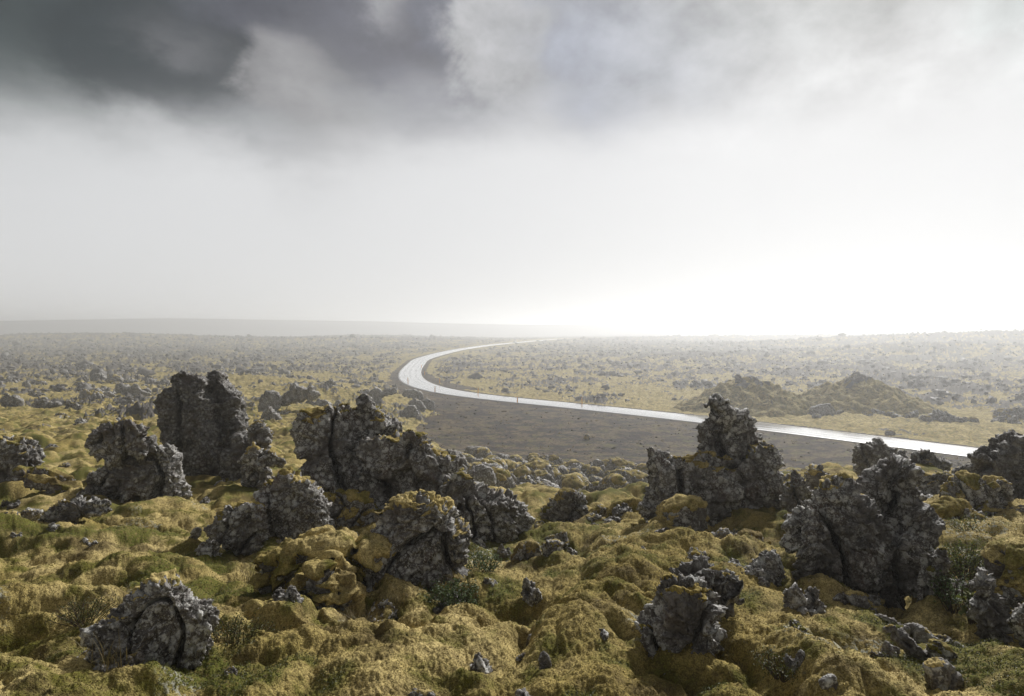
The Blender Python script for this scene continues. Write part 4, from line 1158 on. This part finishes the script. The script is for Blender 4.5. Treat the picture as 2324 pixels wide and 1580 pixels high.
def car_body():
    prof = [(-2.1, .35), (-2.15, .75), (-2.0, .95), (-1.35, 1.02), (-.85, 1.45), (.75, 1.5), (1.6, 1.05), (2.05, .98), (2.12, .6), (2.05, .35)]
    ys = [(-.88, 0), (-.80, 1), (.80, 1), (.88, 0)]
    bm = bmesh.new(); rows = []
    for y, _ in ys:
        k = .97 if abs(y) > .85 else 1
        rows.append([bm.verts.new((x * k, y * (1 if z < 1.1 else .82), z if abs(y) < .85 else .35 + (z - .35) * .93)) for x, z in prof])
    n = len(prof)
    for a, b in zip(rows[:-1], rows[1:]):
        for i in range(n): bm.faces.new((a[i], b[i], b[(i + 1) % n], a[(i + 1) % n]))
    bm.faces.new(rows[0]); bm.faces.new(rows[-1][::-1])
    bmesh.ops.recalc_face_normals(bm, faces=bm.faces[:])
    me = bpy.data.meshes.new('body'); bm.to_mesh(me); bm.free(); return me
obj('body', car_body(), M_CAR, car)
for nm, bx in (('rear_window', (-1.28, -1.02, -.6, .6, 1.1, 1.38)), ('windscreen', (.95, 1.45, -.62, .62, 1.12, 1.36)), ('side_window', (-.8, .8, -.79, -.74, 1.08, 1.38)), ('side_window', (-.8, .8, .74, .79, 1.08, 1.38))):
    obj(nm, bevel_box(*bx, .02), M_GLASS, car)
for y in (-.62, .62):
    obj('headlight', bevel_box(2.02, 2.14, y - .15, y + .15, .68, .82, .02), M_LAMP, car)
    obj('tail_light', bevel_box(-2.19, -2.08, y - .15, y + .15, .72, .86, .02), plain_mat('red_lens', (.4, .02, .02), .2), car)
def wheel_mesh():
    bm = bmesh.new(); bmesh.ops.create_cone(bm, cap_ends=True, segments=24, radius1=.32, radius2=.32, depth=.22)
    bmesh.ops.rotate(bm, verts=bm.verts[:], cent=(0, 0, 0), matrix=__import__('mathutils').Matrix.Rotation(math.pi / 2, 3, 'X'))
    me = bpy.data.meshes.new('wheel'); bm.to_mesh(me); bm.free(); return me
wm = wheel_mesh()
for x in (-1.3, 1.35):
    for y in (-.80, .80): obj('wheel', wm, M_TYRE, car, (x, y, .32))

# ---------------------------------------------------------------- plants
def leaf_mat(name, a, b, c):
    s = NT(name); p = s.pos()
    col = s.mix(s.step(s.noise(p, 22., 3), .35, .65), a, b)
    col = s.mix(s.step(s.noise(p, 60., 2), .62, .7), col, c)
    b_ = s.n('ShaderNodeBsdfPrincipled'); t_ = s.n('ShaderNodeBsdfTranslucent'); m_ = s.n('ShaderNodeMixShader'); o_ = s.n('ShaderNodeOutputMaterial')
    s.put(b_.inputs['Base Color'], col); b_.inputs['Roughness'].default_value = .6; b_.inputs['Specular IOR Level'].default_value = .3
    s.put(t_.inputs[0], col); m_.inputs[0].default_value = .3
    s.t.links.new(b_.outputs[0], m_.inputs[1]); s.t.links.new(t_.outputs[0], m_.inputs[2]); s.t.links.new(m_.outputs[0], o_.inputs[0])
    return s.m
M_WILLOW = leaf_mat('willow_leaf', (.055, .085, .03), (.085, .12, .04), (.14, .15, .05))
M_BERRY = leaf_mat('crowberry_leaf', (.05, .06, .012), (.085, .085, .018), (.13, .07, .02))
M_MANTLE = leaf_mat('mantle_leaf', (.07, .10, .025), (.12, .13, .03), (.45, .30, .03))
M_GRASS = leaf_mat('dry_grass', (.19, .14, .06), (.13, .11, .04), (.25, .19, .09))
M_TWIG = plain_mat('twig_bark', (.07, .05, .035), .9, .2)
M_SPRIG = M_MOSS

def leaves(C, Nrm, size, r, asp=.55, fold=.18):
    """one folded leaf per point: two quads"""
    n = len(C)
    t = np.cross(Nrm, r.normal(size=(n, 3))); t /= np.linalg.norm(t, axis=1)[:, None]
    b = np.cross(Nrm, t)
    s = size * r.uniform(.65, 1.25, n)[:, None]
    base, tip = C - t * s * .5, C + t * s * .5
    l_ = C + b * s * asp * .5 + Nrm * s * fold; r_ = C - b * s * asp * .5 + Nrm * s * fold
    l2 = C + t * s * .28 + b * s * asp * .36 + Nrm * s * fold * .8; r2 = C + t * s * .28 - b * s * asp * .36 + Nrm * s * fold * .8
    Vv = np.stack([base, l_, l2, tip, r2, r_], 1).reshape(-1, 3)
    k = np.arange(n)[:, None] * 6
    Ff = np.concatenate([k + [0, 3, 2, 1], k + [0, 5, 4, 3]])
    return Vv, Ff
def tube(path, rad):
    vs, fs = [], []
    P = np.array(path)
    for i, p in enumerate(P):
        d = P[min(i + 1, len(P) - 1)] - P[max(i - 1, 0)]; d = d / (np.linalg.norm(d) + 1e-9)
        a = np.cross(d, (.3, .9, .2)); a /= np.linalg.norm(a); b = np.cross(d, a)
        q = rad * (1 - .6 * i / len(P))
        for k in range(4): vs.append(p + q * (a * math.cos(k * 1.5708) + b * math.sin(k * 1.5708)))
    for i in range(len(P) - 1):
        for k in range(4): fs.append((i * 4 + k, i * 4 + (k + 1) % 4, i * 4 + 4 + (k + 1) % 4, i * 4 + 4 + k))
    return np.array(vs), np.array(fs)
def shrub(u, v, d, w_, h_, nst, nl, lsize, mat, label, seed, name='shrub', dep=None, asp=.55, cat='shrub'):
    r = np.random.default_rng(seed)
    p = at(u, v, d); gz_ = surface(np.array([p[0]]), np.array([p[1]]), False)[0][0]
    p = np.array([p[0], p[1], min(p[2], gz_ + .02) if abs(p[2] - gz_) < .5 else p[2]])
    root = bpy.data.objects.new(name, None); COL.objects.link(root); root.location = p
    tag(root, label, cat)
    sv, sf, off = [], [], 0; C, Nn = [], []
    for _ in range(nst):
        a = r.uniform(0, 2 * np.pi); q = math.sqrt(r.random())
        end = np.array([q * w_ / 2 * math.cos(a), q * (dep or w_) / 2 * math.sin(a), h_ * (.45 + .55 * math.sqrt(1 - q * q)) * r.uniform(.8, 1.1)])
        st = np.array([end[0] * .3, end[1] * .3, -.04]); mid = st * .45 + end * .55 + r.normal(size=3) * .03; mid[2] = max(mid[2], .02)
        path = [(1 - t) ** 2 * st + 2 * t * (1 - t) * mid + t * t * end for t in np.linspace(0, 1, 6)]
        a_, b_ = tube(path, .003); sv.append(a_); sf.append(b_ + off); off += len(a_)
        m = max(3, nl // nst)
        ts = r.uniform(.35, 1.03, m)
        pp = np.array([(1 - t) ** 2 * st + 2 * t * (1 - t) * mid + t * t * end for t in ts]) + r.normal(size=(m, 3)) * .018
        C.append(pp); nn = r.normal(size=(m, 3)) * .6 + np.array([0, -.15, .9]); Nn.append(nn / np.linalg.norm(nn, axis=1)[:, None])
    obj('stem', mesh_np('stem', np.concatenate(sv), np.concatenate(sf)), M_TWIG, root)
    lv, lf = leaves(np.concatenate(C), np.concatenate(Nn), lsize, r, asp)
    obj('foliage', mesh_np('foliage', lv, lf), mat, root)
def zp(view, x, y): return pix(view, [(x, y)])[0]
shrub(*zp(6, 1530, 905), 5.25, .50, .20, 60, 1500, .021, M_WILLOW, 'grey-green willow shrub growing at the foot of the rounded boulder', 3, 'willow_shrub')
shrub(*zp(6, 1740, 640), 5.9, .40, .16, 40, 800, .02, M_WILLOW, 'low willow sprig right of the rounded boulder, behind the bigger shrub', 4, 'willow_shrub')
shrub(*zp(8, 1640, 560), 5.3, .62, .24, 70, 1700, .021, M_MANTLE, 'light green leafy bush behind the stone with a round moss cap, right', 5, 'willow_shrub')
shrub(*zp(8, 1800, 380), 6.0, .7, .16, 60, 1100, .02, M_MANTLE, 'pale green bush on the mossy bank at right, behind the leafy one', 6, 'willow_shrub')
shrub(*zp(8, 1560, 900), 4.55, .34, .22, 40, 700, .02, M_WILLOW, 'dark green willow shrub hanging in the cleft at right', 7, 'willow_shrub')
shrub(*zp(8, 1690, 880), 4.3, .17, .20, 22, 45, .045, M_MANTLE, 'round-leaved herb with some yellow leaves in the cleft at right', 8, 'leafy_herb', asp=.95, cat='herb')
shrub(*zp(5, 1780, 1220), 4.2, .50, .17, 60, 1300, .016, M_BERRY, 'bilberry shrub on the right side of the peaked rock in the left foreground', 9, 'bilberry_shrub')
shrub(*zp(5, 640, 890), 4.6, .45, .10, 50, 900, .014, M_BERRY, 'low crowberry mat left of the peaked rock, under pale lichen', 10, 'crowberry_shrub')
shrub(*zp(6, 120, 1230), 4.3, .5, .12, 50, 1000, .015, M_BERRY, 'reddish bilberry mat below the arched moss hump', 12, 'bilberry_shrub')
shrub(*zp(8, 240, 1380), 3.35, .26, .07, 40, 800, .013, M_BERRY, 'bright green crowberry patch on the moss slope at lower right', 13, 'crowberry_shrub')

def grass(u, v, d, n, h_, w_, label, seed):
    r = np.random.default_rng(seed)
    p = at(u, v, d)
    gz_ = surface(np.array([p[0]]), np.array([p[1]]), False)[0][0]
    vs, fs, off = [], [], 0
    for _ in range(n):
        a = r.uniform(0, 6.28); b0 = np.array([r.normal() * w_, r.normal() * w_ * .6, -.03])
        L = h_ * r.uniform(.5, 1.2); lean = r.uniform(.2, 1.1)
        ts = np.linspace(0, 1, 5); wd = .0028
        side = np.array([-math.sin(a), math.cos(a), 0]) * wd
        for i, t in enumerate(ts):
            c = b0 + np.array([math.cos(a), math.sin(a), 0]) * L * lean * t * t + np.array([0, 0, L * (t - .35 * lean * t * t)])
            vs += [c - side * (1 - .85 * t), c + side * (1 - .85 * t)]
        fs += [(off + 2 * i, off + 2 * i + 1, off + 2 * i + 3, off + 2 * i + 2) for i in range(4)]
        off += 10
    o = obj('grass_tuft', mesh_np('grass_tuft', np.array(vs), np.array(fs)), M_GRASS, None, (p[0], p[1], gz_ + .01))
    tag(o, label, 'grass')
grass(*zp(6, 330, 430), 6.6, 130, .26, .12, 'dry grass tuft between the triangular rock and the arched moss hump', 1)
grass(*zp(6, 620, 385), 6.9, 150, .24, .14, 'dry grass tuft below the mossy-topped block, behind the arched hump', 2)
grass(*zp(6, 60, 560), 6.0, 120, .24, .10, 'dry grass tuft at the left end of the arched moss hump', 3)
grass(*zp(6, 820, 1010), 4.6, 110, .17, .06, 'dry grass tuft at the right foot of the arched moss hump', 4)
grass(*zp(5, 940, 860), 4.9, 110, .2, .07, 'dry grass tuft behind the peaked rock in the left foreground', 5)
grass(*zp(5, 1400, 800), 5.0, 70, .2, .09, 'thin grass tuft right above the peaked rock', 6)
grass(*zp(6, 1160, 790), 5.1, 60, .2, .05, 'thin dry grass tuft before the rounded boulder', 7)
grass(*zp(5, 830, 1490), 3.45, 40, .22, .05, 'thin dry grass blades at the bottom left below the peaked rock', 8)

# ---------------------------------------------------------------- what nobody could count
r = np.random.default_rng(77)
n = 230000
th = r.uniform(-.72, .72, n); d = np.exp(r.uniform(math.log(2.5), math.log(11.5), n))
x, y = d * np.sin(th), d * np.cos(th)
z, gm, lv_, gr, pl = surface(x, y)
sz = r.uniform(.004, .009, n) * (.6 + d / 10)
a = r.uniform(0, 6.28, n); ln = r.normal(size=(n, 2)) * .6
side = np.stack([np.cos(a), np.sin(a), 0 * a], -1) * sz[:, None] * .5
c = np.stack([x, y, z - .003], -1); tip = c + np.stack([ln[:, 0] * sz, ln[:, 1] * sz, 1.0 * sz], -1)
Vv = np.stack([c - side, c + side, tip], 1).reshape(-1, 3)
moss_only = gr < .55
k = np.arange(n)[moss_only]
Ff = (k[:, None] * 3 + np.arange(3)[None])
u_, f_ = submesh(Vv, Ff, np.ones(len(Ff), bool))
tag(obj('moss_sprigs', mesh_np('moss_sprigs', Vv[u_], f_, False), M_SPRIG), kind='stuff')
k = np.where(~moss_only)[0]
k = k[r.random(len(k)) < .8]
nn = r.normal(size=(len(k), 3)) * .5 + (0, 0, 1); nn /= np.linalg.norm(nn, axis=1)[:, None]
lv, lf = leaves(np.stack([x, y, z + r.uniform(.0, .022, n)], -1)[k], nn, .012, r)
tag(obj('ground_cover', mesh_np('ground_cover', lv, lf, False), M_BERRY), kind='stuff')

# broken lava of the plain: far too many lumps to count
ico_t = np.array([(0, 0, 1)] + [(math.cos(k * 1.2566) * .894, math.sin(k * 1.2566) * .894, .447) for k in range(5)] + [(math.cos(k * 1.2566 + .628) * .894, math.sin(k * 1.2566 + .628) * .894, -.447) for k in range(5)] + [(0, 0, -1)])
ico_f = np.array([(0, 1 + k, 1 + (k + 1) % 5) for k in range(5)] + [(1 + k, 6 + k, 1 + (k + 1) % 5) for k in range(5)] + [(1 + (k + 1) % 5, 6 + k, 6 + (k + 1) % 5) for k in range(5)] + [(11, 6 + (k + 1) % 5, 6 + k) for k in range(5)])
def subdiv(Vs, Fs):
    m, out, vs = {}, [], list(map(tuple, Vs))
    def mid(i, j):
        key = (min(i, j), max(i, j))
        if key not in m:
            q = (np.array(vs[i]) + np.array(vs[j])); q /= np.linalg.norm(q); m[key] = len(vs); vs.append(tuple(q))
        return m[key]
    for a_, b_, c_ in Fs:
        ab, bc, ca = mid(a_, b_), mid(b_, c_), mid(c_, a_)
        out += [(a_, ab, ca), (b_, bc, ab), (c_, ca, bc), (ab, bc, ca)]
    return np.array(vs), np.array(out)
iv, if_ = subdiv(ico_t, ico_f)
n = 19000
th = r.uniform(-.75, .75, n); d = np.exp(r.uniform(math.log(95), math.log(620), n) + 0)
x, y = d * np.sin(th), d * np.cos(th)
z, gm, lv_, gr, pl = surface(x, y, False)
ok = (gm < .2) & (road_dist(x, y) > 7) 
meadow = np.exp(-((x - 40) / 45) ** 2 - ((y - 92) / 16) ** 2); ok &= meadow < .3
ok &= lv_ > .55
x, y, z, d = x[ok], y[ok], z[ok], d[ok]; n = len(x)
s = np.exp(r.normal(math.log(.21), .5, n)).clip(.1, .8) * (.8 + d / 380)
c = np.stack([x, y, z], -1)
B_ = iv[None] * np.stack([s * r.uniform(.8, 1.7, n), s * r.uniform(.7, 1.3, n), s * r.uniform(.5, 1.15, n)], -1)[:, None]
B_ = B_ * (1 + .38 * r.normal(size=(n, len(iv)))).clip(.35, 1.8)[..., None]
Vv = (B_ + c[:, None]).reshape(-1, 3)
Ff = (if_[None] + (np.arange(n) * len(iv))[:, None, None]).reshape(-1, 3)
tag(obj('lava_rubble', mesh_np('lava_rubble', Vv, Ff), M_DROCK), kind='stuff')
P_ = BANK; n = 16000
lo, hi = P_.min(0), P_.max(0)
q = r.uniform(lo, hi, (n, 2)); q = q[(np.hypot(q[:, 0], q[:, 1]) < 200)]
x, y = q[:, 0].copy(), q[:, 1].copy()
z, gm, lv_, gr, pl = surface(x, y, False)
ok = (gm > .6) & (road_dist(x, y) > 3.3); x, y, z = x[ok], y[ok], z[ok]; n = len(x)
s = np.exp(r.normal(math.log(.06), .5, n)).clip(.03, .28)
B_ = ico_t[None] * np.stack([s * r.uniform(.8, 1.6, n), s * r.uniform(.7, 1.3, n), s * r.uniform(.5, 1., n)], -1)[:, None] * (1 + .25 * r.normal(size=(n, 12))).clip(.4, 1.6)[..., None]
Vv = (B_ + np.stack([x, y, z], -1)[:, None]).reshape(-1, 3)
Ff = (ico_f[None] + (np.arange(n) * 12)[:, None, None]).reshape(-1, 3)
tag(obj('gravel_stones', mesh_np('gravel_stones', Vv, Ff, False), M_GRAVEL), kind='stuff')
m = fbm(flat3(x * .22, y * .22, 4.), 3) + .25 * r.normal(size=n)
k = np.where(m > .32)[0]
n = len(k) * 5
bx = np.repeat(np.stack([x, y, z], -1)[k], 5, 0) + np.concatenate([r.normal(size=(n, 2)) * .12, np.zeros((n, 1))], 1)
a = r.uniform(0, 6.28, n); sd_ = np.stack([np.cos(a), np.sin(a), 0 * a], -1) * .035
tp = bx + np.concatenate([r.normal(size=(n, 2)) * .12, r.uniform(.1, .32, (n, 1))], 1)
Vv = np.stack([bx - sd_, bx + sd_, tp], 1).reshape(-1, 3)
tag(obj('dry_grass', mesh_np('dry_grass', Vv, np.arange(n * 3).reshape(-1, 3), False), M_GRASS), kind='stuff')
print('all', round(time.time() - T0, 1), len(bpy.data.objects))
# ---------------------------------------------------------------- sky, sun, air
SUN_AZ, SUN_EL = math.radians(29), math.radians(35)
w = bpy.data.worlds.new('World'); sc.world = w; w.use_nodes = True
nt = w.node_tree; nt.nodes.clear()
W = NT.__new__(NT); W.t = nt
sky = W.n('ShaderNodeTexSky'); sky.sky_type = 'NISHITA'; sky.sun_disc = False
sky.sun_elevation = SUN_EL; sky.sun_rotation = SUN_AZ
tc = W.n('ShaderNodeTexCoord').outputs['Generated']
sep = W.n('ShaderNodeSeparateXYZ'); W.put(sep.inputs[0], tc)
X, Y, Z = sep.outputs
az0 = W.math('ARCTAN2', X, Y); el0 = W.math('ARCSINE', Z)
nvec = W.n('ShaderNodeVectorMath', _operation='NORMALIZE'); W.put(nvec.inputs[0], tc); D = nvec.outputs[0]
nA_ = W.noise(W.scaled(D, 1, 1, 1.6), 5.5, 7, .58, .4)
nB_ = W.noise(W.scaled(D, 1, 1, 1.3), 13., 6, .55, .2)
nC_ = W.noise(W.scaled(D, 1, 1, 2.2), 2.6, 5, .55)
def cen(n, a): return W.math('MULTIPLY', W.math('SUBTRACT', n, .5), a)
az = W.math('ADD', az0, W.math('ADD', cen(nA_, .20), cen(nB_, .07)))
el = W.math('ADD', el0, W.math('ADD', cen(nC_, .16), cen(nB_, .06)))
def blob(u, v, ru, rv, rot=0., soft=.0):
    """a soft-edged mass of cloud about one direction of the sky (given in the photograph's proportions)"""
    t = (u - CU) / FPX
    a = math.atan(t); e = math.atan((HORIZON - v) / FPX * math.cos(a))
    da = W.math('SUBTRACT', az, a); de = W.math('SUBTRACT', el, e)
    ca, sa = math.cos(rot), math.sin(rot)
    p = W.math('ADD', W.math('MULTIPLY', da, ca), W.math('MULTIPLY', de, sa))
    q = W.math('SUBTRACT', W.math('MULTIPLY', de, ca), W.math('MULTIPLY', da, sa))
    p = W.math('MULTIPLY', p, FPX / ru); q = W.math('MULTIPLY', q, FPX / rv)
    return W.math('POWER', 2.718, W.math('MULTIPLY', W.math('ADD', W.math('MULTIPLY', p, p), W.math('MULTIPLY', q, q)), -1.))
def mixv(f, a, b): return W.mix(f, a, b)
# bright mist low down, brightest to the right of the road
low = W.mix(W.step(az0, -.66, .20), (.72, .725, .735), (.73, .73, .735))
# the overcast above it
top = W.mix(W.step(az0, -.62, .1), (.022, .030, .033), (.30, .31, .34))
top = W.mix(W.step(az0, .0, .5), top, (.40, .41, .41))
bound = W.math('ADD', .20, W.math('MULTIPLY', W.step(az0, -.42, .05), .055))
up = W.math('SUBTRACT', el, bound)
c = W.mix(W.step(up, -.02, .155), low, top)
for (u, v, ru, rv, rot, f, col) in (
        (70, 60, 160, 200, -.35, .6, (.10, .125, .12)), (330, 120, 260, 140, -.2, .85, (.022, .029, .032)), (760, 60, 330, 110, -.05, .80, (.065, .065, .085)),
        (980, 150, 150, 130, -.2, .55, (.13, .125, .15)),
        (640, 190, 120, 100, 0, .8, (.30, .295, .30)), (720, 260, 120, 120, .3, .6, (.36, .355, .36)), (400, 95, 75, 40, -.5, .6, (.17, .17, .18)),
        (520, 300, 170, 45, -.1, .4, (.36, .37, .385)), (905, 25, 40, 60, 0, .6, (.36, .36, .37)), (990, 40, 45, 90, 0, .75, (.13, .135, .165)),
        (1140, 90, 130, 120, 0, .75, (.46, .46, .465)), (1345, 130, 130, 130, -.3, .68, (.22, .24, .31)), (1480, 150, 170, 90, -.2, .5, (.36, .38, .43)),
        (2310, 60, 60, 90, 0, .6, (.40, .46, .45)), (2250, 210, 330, 110, .35, .45, (.62, .625, .625))):
    m = blob(u, v, ru, rv, rot)
    if f > .7: m = W.step(m, .22, .72)
    c = W.mix(W.math('MULTIPLY', m, f), c, col)
tex = W.math('ADD', 1., W.math('MULTIPLY', W.math('ADD', cen(nB_, 1.3), cen(nA_, .9)), W.step(el0, .2, .40)))
comb = W.n('ShaderNodeCombineColor'); [W.put(comb.inputs[i], tex) for i in range(3)]
c = W.mix(1., c, comb.outputs[0], 'MULTIPLY')
# thick cloud overhead; unseen low sky behind the viewer brightened to light rock fronts
over = W.step(el0, .50, 1.0)
c = W.mix(over, c, (.17, .17, .17))
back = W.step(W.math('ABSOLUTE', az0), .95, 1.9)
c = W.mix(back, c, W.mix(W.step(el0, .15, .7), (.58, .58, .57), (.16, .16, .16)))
glow = W.step(W.math('ABSOLUTE', W.math('SUBTRACT', az0, SUN_AZ)), .7, .0)
glow = W.math('MULTIPLY', glow, W.math('MULTIPLY', W.step(el0, .47, .65), W.step(el0, 1.1, .8)))
c = W.mix(W.math('MULTIPLY', glow, .0), c, (1.0, .99, .96))
c = W.mix(W.step(Z, .0, -.08), c, (.12, .12, .11))
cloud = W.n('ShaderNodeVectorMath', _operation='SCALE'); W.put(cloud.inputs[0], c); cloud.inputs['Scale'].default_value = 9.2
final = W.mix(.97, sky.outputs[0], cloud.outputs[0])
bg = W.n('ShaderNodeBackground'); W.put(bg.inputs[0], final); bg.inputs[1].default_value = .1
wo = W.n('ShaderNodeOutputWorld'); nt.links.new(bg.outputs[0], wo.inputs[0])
w.cycles.sampling_method = 'MANUAL'; w.cycles.sample_map_resolution = 512

sun = bpy.data.lights.new('sun', 'SUN'); sun.energy = 5.0; sun.angle = math.radians(4); sun.color = (1, .975, .935)
so = bpy.data.objects.new('sun', sun); COL.objects.link(so)
sd = Vector((math.sin(SUN_AZ) * math.cos(SUN_EL), math.cos(SUN_AZ) * math.cos(SUN_EL), math.sin(SUN_EL)))
so.rotation_euler = sd.to_track_quat('Z', 'Y').to_euler()
so.location = sd * 200

hz = NT('mist'); pv = hz.n('ShaderNodeVolumePrincipled'); ho = hz.n('ShaderNodeOutputMaterial')
pv.inputs['Color'].default_value = (.92, .935, .955, 1); pv.inputs['Density'].default_value = .0015; pv.inputs['Anisotropy'].default_value = 0.62
hz.t.links.new(pv.outputs[0], ho.inputs[1])
hz.m.cycles.homogeneous_volume = True
B = 2700.
bz0, bz1 = float(V[:, 2].min()) - 1.5, max(float(V[:, 2].max()), 1.) + .8
bv = [(x, y, z) for z in (bz0, bz1) for y in (-B, B) for x in (-B, B)]
bf = [(0, 2, 3, 1), (4, 5, 7, 6), (0, 1, 5, 4), (2, 6, 7, 3), (0, 4, 6, 2), (1, 3, 7, 5)]
tag(obj('haze', mesh_np('haze', bv, bf, False), hz.m), kind='stuff')

sc.view_settings.view_transform = 'Standard'; sc.view_settings.look = 'None'
sc.view_settings.exposure = .12; sc.view_settings.gamma = 1; sc.view_settings.use_curve_mapping = False
sc.render.engine = 'CYCLES'
cy = sc.cycles
cy.max_bounces = 5; cy.diffuse_bounces = 2; cy.glossy_bounces = 2; cy.transmission_bounces = 1; cy.volume_bounces = 3; cy.transparent_max_bounces = 4
cy.use_denoising = True; cy.caustics_reflective = False; cy.caustics_refractive = False
cy.use_adaptive_sampling = True; cy.adaptive_threshold = .012
